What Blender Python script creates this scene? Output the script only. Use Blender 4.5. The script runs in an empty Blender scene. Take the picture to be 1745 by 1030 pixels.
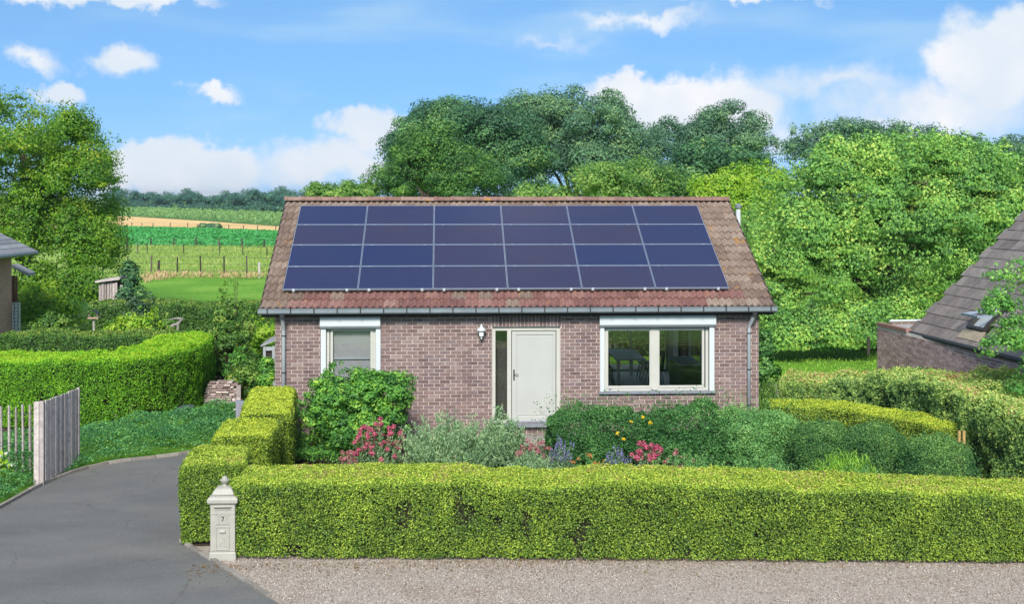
import bpy, math, random
import numpy as np
from mathutils import Vector, Matrix

# ------------------------------------------------------------------ camera, sky, sun, exposure
F, PSI, H, YH = 2155.0, 0.0535, 5.43, 335.0          # focal length and horizon in photo pixels, yaw, eye height
CS, SN = math.cos(PSI), math.sin(PSI)
sc = bpy.context.scene
COL = sc.collection
cd = bpy.data.cameras.new('camera'); cam = bpy.data.objects.new('camera', cd); COL.objects.link(cam)
cam.location = (0, 0, H); cam.rotation_euler = (math.radians(90), 0, -PSI)
cd.sensor_width = 36; cd.lens = 36*F/1745.0; cd.shift_y = -(515-YH)/1745.0
cd.clip_start = 0.1; cd.clip_end = 6000
sc.camera = cam

SUN_EL, SUN_AZ = math.radians(37), math.radians(-174)   # azimuth from +Y, clockwise positive
sd = bpy.data.lights.new('sun', 'SUN'); sun = bpy.data.objects.new('sun', sd); COL.objects.link(sun)
sd.energy = 2.55; sd.angle = math.radians(13); sd.color = (1.0, 0.95, 0.86)
sdir = Vector((math.sin(SUN_AZ)*math.cos(SUN_EL), math.cos(SUN_AZ)*math.cos(SUN_EL), math.sin(SUN_EL)))
sun.rotation_euler = sdir.to_track_quat('Z', 'Y').to_euler(); sun.location = sdir*60

def nd(nt, t, **kw):
    n = nt.nodes.new(t)
    for k, v in kw.items(): setattr(n, k, v)
    return n
def vmath(nt, op, a, b=None, c=None):
    n = nd(nt, 'ShaderNodeVectorMath', operation=op)
    for i, s in enumerate((a, b, c)):
        if s is None: continue
        if hasattr(s, 'links') or hasattr(s, 'is_linked'): nt.links.new(s, n.inputs[i])
        else: n.inputs[i].default_value = s
    return n
def fmath(nt, op, a, b=None, c=None, clamp=False):
    n = nd(nt, 'ShaderNodeMath', operation=op); n.use_clamp = clamp
    for i, s in enumerate((a, b, c)):
        if s is None: continue
        if hasattr(s, 'is_linked'): nt.links.new(s, n.inputs[i])
        else: n.inputs[i].default_value = s
    return n.outputs[0]
def mixc(nt, fac, a, b, bt='MIX'):
    n = nd(nt, 'ShaderNodeMix', data_type='RGBA', blend_type=bt)
    for idx, s in ((0, fac), (6, a), (7, b)):
        if hasattr(s, 'is_linked'): nt.links.new(s, n.inputs[idx])
        else: n.inputs[idx].default_value = s
    return n.outputs[2]
def maprange(nt, v, a, b, c, d, smooth=True):
    n = nd(nt, 'ShaderNodeMapRange'); n.interpolation_type = 'SMOOTHSTEP' if smooth else 'LINEAR'
    nt.links.new(v, n.inputs[0])
    for i, q in enumerate((a, b, c, d)): n.inputs[i+1].default_value = q
    return n.outputs[0]

def build_world():
    w = bpy.data.worlds.new('World'); sc.world = w; w.use_nodes = True
    nt = w.node_tree; nt.nodes.clear()
    out = nd(nt, 'ShaderNodeOutputWorld'); bg = nd(nt, 'ShaderNodeBackground')
    bg.inputs['Strength'].default_value = 0.10
    nt.links.new(bg.outputs[0], out.inputs[0])
    tc = nd(nt, 'ShaderNodeTexCoord'); g = tc.outputs['Generated']
    lift = vmath(nt, 'NORMALIZE', vmath(nt, 'ADD', g, (0, 0, 0.30)).outputs[0]).outputs[0]
    sky = nd(nt, 'ShaderNodeTexSky'); sky.sky_type = 'NISHITA'; sky.sun_disc = False
    sky.sun_elevation = SUN_EL; sky.sun_rotation = SUN_AZ
    sky.air_density = 1.0; sky.dust_density = 0.3; sky.ozone_density = 2.5
    nt.links.new(lift, sky.inputs[0])
    blue = mixc(nt, 1.0, sky.outputs[0], SKYTINT, 'MULTIPLY')
    # azimuth / elevation tangents of the view direction, clouds live in that space all round the sky
    sep = nd(nt, 'ShaderNodeSeparateXYZ'); nt.links.new(g, sep.inputs[0])
    az = fmath(nt, 'ARCTAN2', sep.outputs[0], sep.outputs[1])
    el = fmath(nt, 'ARCSINE', sep.outputs[2])
    cb = nd(nt, 'ShaderNodeCombineXYZ'); nt.links.new(az, cb.inputs[0]); nt.links.new(el, cb.inputs[1])
    # warp
    n1 = nd(nt, 'ShaderNodeTexNoise'); n1.inputs['Scale'].default_value = 26; n1.inputs['Detail'].default_value = 7; n1.inputs['Roughness'].default_value = 0.6
    nt.links.new(g, n1.inputs['Vector'])
    n0 = nd(nt, 'ShaderNodeTexNoise'); n0.inputs['Scale'].default_value = 9; n0.inputs['Detail'].default_value = 3
    nt.links.new(g, n0.inputs['Vector'])
    off = vmath(nt, 'SCALE', vmath(nt, 'SUBTRACT', n1.outputs['Color'], (0.5, 0.5, 0.5)).outputs[0]); off.inputs[3].default_value = 0.055
    wv = vmath(nt, 'ADD', cb.outputs[0], off.outputs[0])
    flat = vmath(nt, 'MULTIPLY', wv.outputs[0], (1, 1, 0)).outputs[0]
    acc = None
    def A(px, py): return (math.atan((px-872.5)/F)+PSI, math.atan((YH-py)/F))
    for (px, py, rx, ry, s) in CLOUDS:
        a, e = A(px, py)
        d = vmath(nt, 'SUBTRACT', flat, (a, e, 0)).outputs[0]
        d = vmath(nt, 'MULTIPLY', d, (F/rx, F/ry, 0)).outputs[0]
        l = vmath(nt, 'LENGTH', d).outputs['Value']
        v = fmath(nt, 'MULTIPLY', fmath(nt, 'SUBTRACT', 1.0, l), s)
        acc = v if acc is None else fmath(nt, 'MAXIMUM', acc, v)
    # unseen rest of the sky: similar cloud, cover raised to add fill light
    big = nd(nt, 'ShaderNodeTexNoise'); big.inputs['Scale'].default_value = 3.2; big.inputs['Detail'].default_value = 6; big.inputs['Roughness'].default_value = 0.55
    st = vmath(nt, 'MULTIPLY', g, (1, 1, 2.2)).outputs[0]; nt.links.new(st, big.inputs['Vector'])
    gen = fmath(nt, 'MULTIPLY', fmath(nt, 'SUBTRACT', big.outputs[0], 0.465), 3.0)
    absaz = fmath(nt, 'ABSOLUTE', fmath(nt, 'SUBTRACT', az, PSI))
    away = fmath(nt, 'MAXIMUM', maprange(nt, absaz, 0.40, 0.55, 0, 1), maprange(nt, el, 0.16, 0.28, 0, 1))
    gen = fmath(nt, 'SUBTRACT', fmath(nt, 'MULTIPLY', fmath(nt, 'ADD', gen, 1.0), away), 1.0)
    acc = fmath(nt, 'MAXIMUM', acc, gen)
    fine = fmath(nt, 'MULTIPLY', fmath(nt, 'SUBTRACT', n1.outputs[0], 0.5), 0.5)
    dens = maprange(nt, fmath(nt, 'ADD', acc, fine), -0.06, 0.50, 0, 0.96)
    # thin haze near the horizon and wisps
    wn = nd(nt, 'ShaderNodeTexNoise'); wn.inputs['Scale'].default_value = 5; wn.inputs['Detail'].default_value = 5
    nt.links.new(vmath(nt, 'MULTIPLY', g, (1, 1, 5)).outputs[0], wn.inputs['Vector'])
    wisp = maprange(nt, wn.outputs[0], 0.46, 0.72, 0, 0.45)
    low = maprange(nt, el, 0.0, 0.09, 0.42, 0.0)
    veil = fmath(nt, 'MAXIMUM', wisp, low)
    base = mixc(nt, veil, blue, VEIL)
    shade = maprange(nt, n0.outputs[0], 0.35, 0.65, 0, 1)
    shade2 = fmath(nt, 'MULTIPLY', shade, maprange(nt, n1.outputs[0], 0.3, 0.7, 0.4, 1.0))
    ccol = mixc(nt, shade2, CLOUD_D, CLOUD_L)
    fin = mixc(nt, dens, base, ccol)
    nt.links.new(fin, bg.inputs[0])
SKYTINT = (.75, .965, 1.0, 1)
VEIL = (2.3, 3.3, 4.1, 1)
CLOUD_D, CLOUD_L = (3.4, 3.75, 4.15, 1), (4.5, 4.4, 4.45, 1)
CLOUDS = [  # px, py, rx, ry, strength
    (300, 292, 165, 62, 1.3), (390, 272, 70, 46, 1.2), (240, 268, 60, 34, 1.2), (640, 222, 92, 42, 1.2), (560, 280, 190, 50, .8),
    (1170, 180, 190, 62, 1.3), (1270, 195, 90, 60, 1.2), (1080, 160, 90, 36, 1.1), (1690, 120, 120, 90, 1.2), (1590, 190, 260, 70, .55), (1720, 75, 70, 60, 1.1),
    (212, 112, 66, 38, .95), (375, 162, 48, 22, .9), (105, 172, 40, 34, 1.1), (190, 8, 190, 24, 1.0), (60, 2, 110, 20, 1.0), (70, 120, 50, 20, .5),
    (1100, 32, 130, 18, .45), (930, 70, 120, 14, .22), (1290, 2, 140, 10, .6), (1430, 150, 200, 36, .45), (1500, 240, 260, 60, .5)]
build_world()
sc.view_settings.view_transform = 'Standard'; sc.view_settings.look = 'None'
sc.view_settings.exposure = 1.2; sc.view_settings.gamma = 1.0
try: sc.view_settings.use_curve_mapping = False
except Exception: pass
sc.cycles.max_bounces = 6; sc.cycles.diffuse_bounces = 4; sc.cycles.transparent_max_bounces = 8
sc.cycles.transmission_bounces = 4; sc.cycles.glossy_bounces = 3
sc.cycles.use_denoising = True

# ------------------------------------------------------------------ from photo pixels to places
def D(px, py, d):
    r = (px-872.5)/F*d
    return Vector((r*CS+d*SN, -r*SN+d*CS, H-(py-YH)/F*d))
def Gd(py, z=0.0): return F*(H-z)/(py-YH)
def G(px, py, z=0.0): return D(px, py, Gd(py, z))
def YP(px, py, Y):
    r = (px-872.5)/F
    d = Y/(CS-r*SN)
    return D(px, py, d)

# ------------------------------------------------------------------ materials
MATS = {}
def new_mat(name):
    m = bpy.data.materials.new(name); m.use_nodes = True
    nt = m.node_tree; p = nt.nodes['Principled BSDF']
    MATS[name] = m
    return m, nt, p
def rgba(c): return (c[0], c[1], c[2], 1)
def noise(nt, scale, detail=4, rough=.55, vec=None):
    n = nd(nt, 'ShaderNodeTexNoise'); n.inputs['Scale'].default_value = scale; n.inputs['Detail'].default_value = detail; n.inputs['Roughness'].default_value = rough
    if vec is None:
        g = nd(nt, 'ShaderNodeNewGeometry'); vec = g.outputs['Position']
    nt.links.new(vec, n.inputs['Vector'])
    return n
def ramp(nt, fac, stops):
    r = nd(nt, 'ShaderNodeValToRGB'); e = r.color_ramp.elements
    while len(e) < len(stops): e.new(0.5)
    for i, (p, c) in enumerate(stops): e[i].position = p; e[i].color = rgba(c)
    nt.links.new(fac, r.inputs[0])
    return r.outputs[0]
def bump(nt, p, h, strength, dist=0.01):
    b = nd(nt, 'ShaderNodeBump'); b.inputs['Strength'].default_value = strength; b.inputs['Distance'].default_value = dist
    nt.links.new(h, b.inputs['Height']); nt.links.new(b.outputs[0], p.inputs['Normal'])
def plain(name, col, rough=.6, var=.12, scale=6, metal=0, bumpy=0, spec=.4, dirt=None):
    m, nt, p = new_mat(name)
    n = noise(nt, scale, 5)
    a = tuple(c*(1-var) for c in col); b = tuple(min(1, c*(1+var)) for c in col)
    c = ramp(nt, n.outputs[0], [(0.3, a), (0.7, b)])
    if dirt:
        n2 = noise(nt, dirt[1], 6, .65)
        c = mixc(nt, maprange(nt, n2.outputs[0], dirt[2], dirt[2]+.15, 0, dirt[3]), c, rgba(dirt[0]))
    nt.links.new(c, p.inputs['Base Color'])
    p.inputs['Roughness'].default_value = rough; p.inputs['Metallic'].default_value = metal
    p.inputs['Specular IOR Level'].default_value = spec
    if bumpy: bump(nt, p, noise(nt, scale*8, 4).outputs[0], bumpy, .01)
    return m
def leafmat(name, stops, trans=.3, rough=.5, clump=.5, nscale=1.3, spec=.25):
    """leaf colours spread over the per-leaf attribute, with slow drifts from plant patch to plant patch"""
    m, nt, p = new_mat(name)
    at = nd(nt, 'ShaderNodeAttribute'); at.attribute_name = 'rnd'
    oi = nd(nt, 'ShaderNodeObjectInfo')
    n = noise(nt, nscale, 3)
    f = fmath(nt, 'ADD', at.outputs['Fac'], fmath(nt, 'MULTIPLY', fmath(nt, 'SUBTRACT', n.outputs[0], .5), clump), clamp=True)
    c = ramp(nt, f, stops)
    nt.links.new(c, p.inputs['Base Color'])
    p.inputs['Roughness'].default_value = rough; p.inputs['Specular IOR Level'].default_value = spec
    tr = nd(nt, 'ShaderNodeBsdfTranslucent')
    tcol = mixc(nt, 1.0, c, (1.05, 1.15, .55, 1), 'MULTIPLY'); nt.links.new(tcol, tr.inputs[0])
    mx = nd(nt, 'ShaderNodeMixShader'); mx.inputs[0].default_value = trans
    nt.links.new(p.outputs[0], mx.inputs[1]); nt.links.new(tr.outputs[0], mx.inputs[2])
    nt.links.new(mx.outputs[0], nt.nodes['Material Output'].inputs[0])
    return m
def piecemat(name, stops, rough=.85, nscale=9, patch=None, bumps=.3, spec=.25):
    """bricks, tiles, stones: one tone per piece (object random or the per-face attribute) plus grain and patches"""
    m, nt, p = new_mat(name)
    at = nd(nt, 'ShaderNodeAttribute'); at.attribute_name = 'rnd'
    oi = nd(nt, 'ShaderNodeObjectInfo')
    f = fmath(nt, 'FRACT', fmath(nt, 'ADD', at.outputs['Fac'], oi.outputs['Random']))
    c = ramp(nt, f, stops)
    n = noise(nt, nscale, 6, .65)
    c = mixc(nt, 1.0, c, ramp(nt, n.outputs[0], [(.3, (.72, .72, .72)), (.7, (1.2, 1.2, 1.2))]), 'MULTIPLY')
    for (col, sc_, thr, amt) in (patch or []):
        n2 = noise(nt, sc_, 5, .6)
        c = mixc(nt, maprange(nt, n2.outputs[0], thr, thr+.07, 0, amt), c, rgba(col))
    nt.links.new(c, p.inputs['Base Color'])
    p.inputs['Roughness'].default_value = rough; p.inputs['Specular IOR Level'].default_value = spec
    bump(nt, p, noise(nt, 90, 4).outputs[0], bumps, .006)
    return m

# foliage
L_privet = leafmat('golden_privet_leaf', [(0, (0.0359, 0.0826, 0.0186)), (.3, (0.123, 0.221, 0.0342)), (.55, (0.266, 0.398, 0.0466)), (.8, (0.472, 0.598, 0.0699)), (.95, (0.596, 0.642, 0.0932)), (1, (0.41, 0.243, 0.156))], .25, .5, .22, .8)
L_privet2 = leafmat('golden_hedge_leaf', [(0, (0.0388, 0.0845, 0.0164)), (.3, (0.136, 0.232, 0.03)), (.55, (0.31, 0.423, 0.0409)), (.8, (0.524, 0.613, 0.0614)), (1, (0.636, 0.693, 0.0818))], .25, .5, .25, .8)
L_beech = leafmat('fresh_green_hedge_leaf', [(0, (0.0498, 0.14, 0.0186)), (.4, (0.149, 0.376, 0.025)), (.75, (0.319, 0.638, 0.031)), (1, (0.598, 0.685, 0.0624))], .38, .5, .4, .8)
L_dkhedge = leafmat('dark_hedge_leaf', [(0, (0.0259, 0.0754, 0.019)), (.45, (0.0754, 0.184, 0.0333)), (.8, (0.161, 0.302, 0.0474)), (1, (0.409, 0.431, 0.0949))], .25, .45, .4)
L_olivehedge = leafmat('olive_hedge_leaf', [(0, (0.046, 0.114, 0.0493)), (.35, (0.161, 0.299, 0.082)), (.65, (0.368, 0.53, 0.123)), (.9, (0.644, 0.69, 0.206)), (1, (0.689, 0.369, 0.244))], .3, .5, .8, .45)
L_walnut = leafmat('walnut_leaf', [(0, (0.0624, 0.151, 0.056)), (.4, (0.155, 0.351, 0.0844)), (.75, (0.292, 0.517, 0.0933)), (1, (0.583, 0.668, 0.164))], .3, .55, .5, .3, .2)
L_left = leafmat('lime_tree_leaf', [(0, (0.0346, 0.104, 0.0157)), (.4, (0.0922, 0.231, 0.0196)), (.75, (0.195, 0.369, 0.0275)), (1, (0.392, 0.461, 0.049))], .36, .45, .45, .4)
L_oak = leafmat('oak_leaf', [(0, (0.0223, 0.0771, 0.0412)), (.45, (0.0633, 0.168, 0.0767)), (.8, (0.121, 0.274, 0.0882)), (1, (0.279, 0.411, 0.103))], .26, .5, .5, .22)
L_oak2 = leafmat('ash_leaf', [(0, (0.0401, 0.105, 0.0692)), (.45, (0.0874, 0.199, 0.116)), (.8, (0.155, 0.288, 0.127)), (1, (0.255, 0.389, 0.138))], .26, .5, .4, .22)
L_light = leafmat('pale_green_leaf', [(0, (0.0537, 0.138, 0.0435)), (.4, (0.134, 0.287, 0.058)), (.75, (0.255, 0.424, 0.0868)), (1, (0.442, 0.499, 0.145))], .38, .5, .4, .5)
L_yellow = leafmat('yellow_green_leaf', [(0, (0.096, 0.227, 0.0308)), (.4, (0.23, 0.453, 0.0369)), (.75, (0.383, 0.533, 0.0494)), (1, (0.383, 0.533, 0.0925))], .38, .5, .3, .5)
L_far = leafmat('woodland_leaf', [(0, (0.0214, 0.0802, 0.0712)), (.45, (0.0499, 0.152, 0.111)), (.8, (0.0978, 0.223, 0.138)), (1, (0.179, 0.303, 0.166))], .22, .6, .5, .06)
L_bush = leafmat('shrub_leaf', [(0, (0.035, 0.122, 0.0362)), (.4, (0.0957, 0.279, 0.0543)), (.75, (0.192, 0.444, 0.0663)), (1, (0.454, 0.657, 0.0902))], .34, .45, .45, 1.0)
L_bush2 = leafmat('hypericum_leaf', [(0, (.014, .062, .018)), (.4, (.045, .150, .042)), (.72, (.10, .26, .068)), (1, (.21, .42, .12))], .3, .5, .35, 1.2)
L_bush3 = leafmat('pale_shrub_leaf', [(0, (0.0562, 0.169, 0.0562)), (.45, (0.131, 0.319, 0.0938)), (.8, (0.244, 0.469, 0.14)), (1, (0.413, 0.656, 0.225))], .32, .5, .45, 1.2)
L_conifer = leafmat('conifer_leaf', [(0, (0.0136, 0.0594, 0.0216)), (.4, (0.051, 0.146, 0.0432)), (.7, (0.119, 0.265, 0.0648)), (1, (0.249, 0.41, 0.0972))], .2, .55, .35, 1.0)
L_silver = leafmat('silver_leaf', [(0, (0.0732, 0.151, 0.0723)), (.4, (0.176, 0.317, 0.158)), (.75, (0.336, 0.497, 0.25)), (1, (0.555, 0.603, 0.369))], .28, .6, .4, 1.5)
L_cover = leafmat('ground_cover_leaf', [(0, (0.0248, 0.0999, 0.0396)), (.45, (0.0702, 0.231, 0.0742)), (.8, (0.144, 0.361, 0.099)), (1, (0.309, 0.521, 0.148))], .28, .5, .8, .9)
L_grass = leafmat('grass_blade', [(0, (0.112, 0.281, 0.0375)), (.5, (0.244, 0.488, 0.0562)), (1, (0.45, 0.675, 0.0938))], .35, .6, .4, .5)
L_straw = leafmat('dry_grass_blade', [(0, (0.427, 0.321, 0.171)), (.5, (0.641, 0.433, 0.257)), (1, (0.712, 0.385, 0.3))], .3, .7, .5, .3)
L_maize = leafmat('maize_leaf', [(0, (0.0952, 0.212, 0.0621)), (.5, (0.175, 0.333, 0.104)), (1, (0.319, 0.469, 0.166))], .3, .6, .3, .1)
L_crop = leafmat('beet_leaf', [(0, (0.0375, 0.225, 0.0525)), (.5, (0.0656, 0.338, 0.0788)), (1, (0.131, 0.488, 0.131))], .25, .5, .4, .1)
P_pink = leafmat('pink_blossom', [(0, (0.357, 0.0553, 0.102)), (.5, (0.51, 0.0774, 0.173)), (1, (0.612, 0.221, 0.265))], .3, .6, .3, 3)
P_rose = leafmat('dull_pink_blossom', [(0, (0.323, 0.102, 0.112)), (.5, (0.425, 0.143, 0.173)), (1, (0.493, 0.265, 0.245))], .3, .6, .3, 3)
P_lav = leafmat('lavender_blossom', [(0, (0.102, 0.0978, 0.245)), (.5, (0.162, 0.156, 0.344)), (1, (0.238, 0.244, 0.421))], .25, .6, .3, 3)
P_yel = leafmat('yellow_blossom', [(0, (0.637, 0.425, 0.0085)), (1, (0.722, 0.527, 0.017))], .2, .6, .1, 3)
P_or = leafmat('orange_blossom', [(0, (0.385, 0.14, 0.042)), (1, (0.434, 0.224, 0.07))], .2, .6, .1, 3)
BARK = plain('bark', (.10, .075, .055), .9, .35, 5, bumpy=.6)
TWIG = plain('hedge_twigs', (.022, .020, .012), .95, .5, 14, bumpy=.8)
TWIGB = plain('bare_brown_twigs', (.16, .11, .075), .95, .4, 20, bumpy=.6)

# mineral and built
M_brick = piecemat('brown_brick', [(0, (.135, .092, .091)), (.3, (.19, .126, .119)), (.55, (.225, .155, .143)), (.8, (.175, .127, .133)), (1, (.28, .21, .193))], .85, 14,
                   [((0.266, 0.222, 0.207), 22, .60, .5), ((0.074, 0.0481, 0.0629), 1.3, .55, .30)])
M_mortar = plain('cream_mortar', (.55, .48, .43), .95, .15, 3, dirt=((.25, .185, .19), 1.1, .52, .6), bumpy=.5)
M_brick2 = piecemat('neighbour_brick', [(0, (0.185, 0.111, 0.0888)), (.5, (0.244, 0.148, 0.115)), (1, (0.311, 0.207, 0.163))], .85, 14)
M_mortar2 = plain('pale_mortar', (.74, .68, .62), .95, .12, 4)
M_brick3 = piecemat('mauve_brick', [(0, (.30, .19, .185)), (.5, (.41, .28, .265)), (1, (.52, .38, .36))], .85, 14)
ORANGE = (.42, .20, .025)
M_tile = piecemat('weathered_roof_tile', [(0, (.165, .115, .092)), (.35, (.21, .152, .120)), (.7, (.25, .186, .148)), (1, (.285, .22, .178))], .85, 7,
                  [(ORANGE, 3.6, .60, .62), ((.07, .06, .055), 3.1, .64, .6), ((0.37, 0.348, 0.318), 30, .70, .8)], .5)
M_tile_red = piecemat('washed_red_roof_tile', [(0, (.165, .082, .072)), (.35, (.21, .104, .092)), (.7, (.25, .132, .115)), (1, (.275, .162, .14))], .8, 7,
                      [(ORANGE, 3.6, .65, .6), ((0.37, 0.333, 0.311), 30, .72, .7)], .5)
M_ridge = piecemat('ridge_tile_clay', [(0, (0.17, 0.0962, 0.0814)), (.5, (0.222, 0.137, 0.115)), (1, (0.259, 0.178, 0.148))], .85, 7,
                   [(ORANGE, 2.2, .58, .7), ((0.37, 0.348, 0.318), 26, .70, .8)], .5)
M_tile2 = piecemat('grey_brown_flat_tile', [(0, (.150, .128, .120)), (.5, (.188, .162, .150)), (1, (.235, .205, .190))], .8, 5,
                   [((0.407, 0.385, 0.355), 13, .70, .9), ((0.163, 0.148, 0.074), 2, .62, .4)], .3)
M_slate = piecemat('grey_slate_tile', [(0, (0.163, 0.17, 0.192)), (.5, (0.222, 0.229, 0.252)), (1, (0.274, 0.281, 0.296))], .7, 6)
M_white = plain('white_lacquer', (.52, .56, .585), .35, .04, 3)
M_cream = plain('cream_upvc', (.455, .452, .41), .4, .05, 3, dirt=((.3, .28, .23), 5, .6, .3))
M_door = plain('door_white', (.41, .42, .395), .4, .03, 2, dirt=((.30, .29, .25), 3, .62, .25))
M_stone = plain('blue_stone', (0.178, 0.192, 0.222), .6, .15, 12)
M_zinc = plain('zinc_gutter', (.20, .235, .26), .5, .12, 4, metal=.3)
M_bracket = plain('gutter_bracket', (0.0259, 0.0281, 0.0311), .6, .1)
M_pipe = plain('zinc_downpipe', (0.326, 0.348, 0.37), .5, .12, 5, metal=.2)
M_fascia = plain('dark_fascia', (0.0259, 0.0163, 0.0163), .7, .2)
M_alu = plain('aluminium', (.30, .36, .46), .4, .08, 8, metal=.4)
M_black = plain('black_plastic', (0.00888, 0.00962, 0.0104), .5, .2)
M_dkmetal = plain('dark_metal', (0.074, 0.0703, 0.0666), .4, .1, metal=.7)
M_tabletop = plain('white_table_top', (0.577, 0.592, 0.592), .3, .03)
M_inwall = plain('interior_plaster', (.72, .71, .68), .9, .03)
M_infloor = plain('interior_floor', (.58, .55, .50), .4, .08)
M_blind = plain('grey_screen_blind', (.40, .395, .41), .9, .05, 40)
M_mail = plain('cream_cast_metal', (.345, .335, .295), .5, .07, 8, dirt=((.17, .15, .105), 11, .57, .6))
M_gate = piecemat('pale_gate_wood', [(0, (.36, .30, .27)), (.5, (.50, .425, .39)), (1, (.62, .54, .50))], .9, 10, [((.2, .15, .14), 4, .60, .6)], .5)
M_gatewood = plain('weathered_gate_wood', (0.244, 0.215, 0.211), .9, .3, 7, bumpy=.5)
M_greywood = piecemat('grey_weathered_wood', [(0, (.24, .20, .19)), (.5, (.36, .315, .305)), (1, (.48, .42, .40))], .9, 10, [((.14, .11, .11), 5, .62, .5)], .5)
M_post = piecemat('fence_post_wood', [(0, (0.037, 0.0296, 0.0259)), (.6, (0.074, 0.0592, 0.0518)), (1, (0.148, 0.126, 0.111))], .9, 10)
M_wire = plain('fence_wire', (0.104, 0.104, 0.104), .5, .1, metal=.6)
M_asphalt, nt, p = new_mat('asphalt')
a1 = noise(nt, .45, 5, .6); a2 = noise(nt, 220, 3); a3 = noise(nt, 1.9, 6, .7)
g = nd(nt, 'ShaderNodeNewGeometry')
lng = vmath(nt, 'MULTIPLY', g.outputs['Position'], (.55, 1.1, 1)).outputs[0]; a4 = noise(nt, .8, 5, .65, lng)
c = ramp(nt, a1.outputs[0], [(.28, (.108, .108, .107)), (.5, (.130, .129, .126)), (.72, (.153, .148, .138))])
c = mixc(nt, 1, c, ramp(nt, a4.outputs[0], [(.32, (.86, .86, .87)), (.5, (1, 1, 1)), (.7, (1.14, 1.13, 1.1))]), 'MULTIPLY')
c = mixc(nt, 1, c, ramp(nt, a2.outputs[0], [(.35, (.74, .74, .74)), (.65, (1.26, 1.26, 1.26))]), 'MULTIPLY')
c = mixc(nt, 1, c, ramp(nt, noise(nt, 34, 4, .7).outputs[0], [(.3, (.86, .86, .86)), (.7, (1.14, 1.14, 1.14))]), 'MULTIPLY')
c = mixc(nt, maprange(nt, a3.outputs[0], .58, .76, 0, .45), c, (.158, .150, .134, 1))
wv = nd(nt, 'ShaderNodeTexVoronoi'); wv.feature = 'DISTANCE_TO_EDGE'; wv.inputs['Scale'].default_value = .42
nt.links.new(vmath(nt, 'ADD', g.outputs['Position'], vmath(nt, 'MULTIPLY', a3.outputs['Color'], (.5, .5, .5)).outputs[0]).outputs[0], wv.inputs['Vector'])
crk = maprange(nt, wv.outputs['Distance'], 0.0, .006, 1, 0)
crk = fmath(nt, 'MULTIPLY', crk, maprange(nt, a1.outputs[0], .45, .55, 0, .55))
c = mixc(nt, crk, c, (.045, .044, .042, 1))
nt.links.new(c, p.inputs['Base Color']); p.inputs['Roughness'].default_value = .88; p.inputs['Specular IOR Level'].default_value = .3
bump(nt, p, a2.outputs[0], .35, .004)
M_gravel, nt, p = new_mat('gravel_ground')
v = nd(nt, 'ShaderNodeTexVoronoi'); v.inputs['Scale'].default_value = 62
g = nd(nt, 'ShaderNodeNewGeometry'); nt.links.new(g.outputs['Position'], v.inputs['Vector'])
c = ramp(nt, v.outputs['Color'], [(0, (.19, .15, .12)), (.5, (.36, .30, .255)), (1, (.53, .465, .41))])
a3 = noise(nt, .9, 6, .7)
c = mixc(nt, maprange(nt, a3.outputs[0], .5, .7, 0, .5), c, (.21, .145, .10, 1))
nt.links.new(c, p.inputs['Base Color']); p.inputs['Roughness'].default_value = .9
bump(nt, p, v.outputs['Distance'], .8, .012)
M_pebble = piecemat('pebbles', [(0, (.17, .135, .115)), (.4, (.36, .30, .26)), (.75, (.51, .445, .395)), (1, (.66, .60, .54))], .85, 60, None, .2)
M_kerb = piecemat('edging_stone', [(0, (0.192, 0.174, 0.152)), (.5, (0.252, 0.229, 0.204)), (1, (0.311, 0.285, 0.252))], .9, 16, [((0.0888, 0.0962, 0.0444), 8, .6, .5)], .4)
M_soil = plain('garden_soil', (0.0555, 0.0385, 0.0281), .95, .4, 6, bumpy=1)
def grassmat(name, c1, c2, c3, s=.35, fine=30):
    m, nt, p = new_mat(name)
    n1 = noise(nt, s, 6, .6); n2 = noise(nt, fine, 4, .7)
    c = ramp(nt, n1.outputs[0], [(.3, c1), (.5, c2), (.72, c3)])
    c = mixc(nt, 1, c, ramp(nt, n2.outputs[0], [(.3, (.65, .65, .65)), (.7, (1.3, 1.3, 1.3))]), 'MULTIPLY')
    nt.links.new(c, p.inputs['Base Color']); p.inputs['Roughness'].default_value = .95; p.inputs['Specular IOR Level'].default_value = .1
    bump(nt, p, n2.outputs[0], .6, .03)
    return m
M_grass = grassmat('grass', (.085, .20, .020), (.12, .26, .025), (.17, .31, .035))
M_lawn = grassmat('mown_lawn', (.085, .215, .022), (.13, .295, .03), (.215, .37, .055), .22, 5)
M_meadow = grassmat('meadow', (.17, .29, .055), (.25, .37, .075), (.36, .43, .11), .06, 3)
M_crop = grassmat('beet_field', (.035, .165, .035), (.05, .22, .05), (.075, .26, .065), .05, 1.6)
M_wheat = grassmat('ripe_wheat', (.60, .40, .17), (.68, .46, .20), (.74, .53, .25), .03, 1.5)
M_maizeg = grassmat('maize_ground', (.06, .14, .03), (.08, .18, .04), (.1, .2, .05), .05, 1)
# photovoltaic glass
M_pv, nt, p = new_mat('solar_glass')
oi = nd(nt, 'ShaderNodeObjectInfo'); n1 = noise(nt, .8, 3); n2 = noise(nt, 9, 6, .7)
f = fmath(nt, 'ADD', fmath(nt, 'MULTIPLY', oi.outputs['Random'], .6), fmath(nt, 'MULTIPLY', n1.outputs[0], .4))
c = ramp(nt, f, [(.1, (.016, .024, .076)), (.5, (.024, .027, .070)), (.9, (.036, .030, .058))])
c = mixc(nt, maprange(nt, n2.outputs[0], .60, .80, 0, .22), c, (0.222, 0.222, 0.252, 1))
nt.links.new(c, p.inputs['Base Color']); p.inputs['Roughness'].default_value = .16; p.inputs['Specular IOR Level'].default_value = .5
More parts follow.
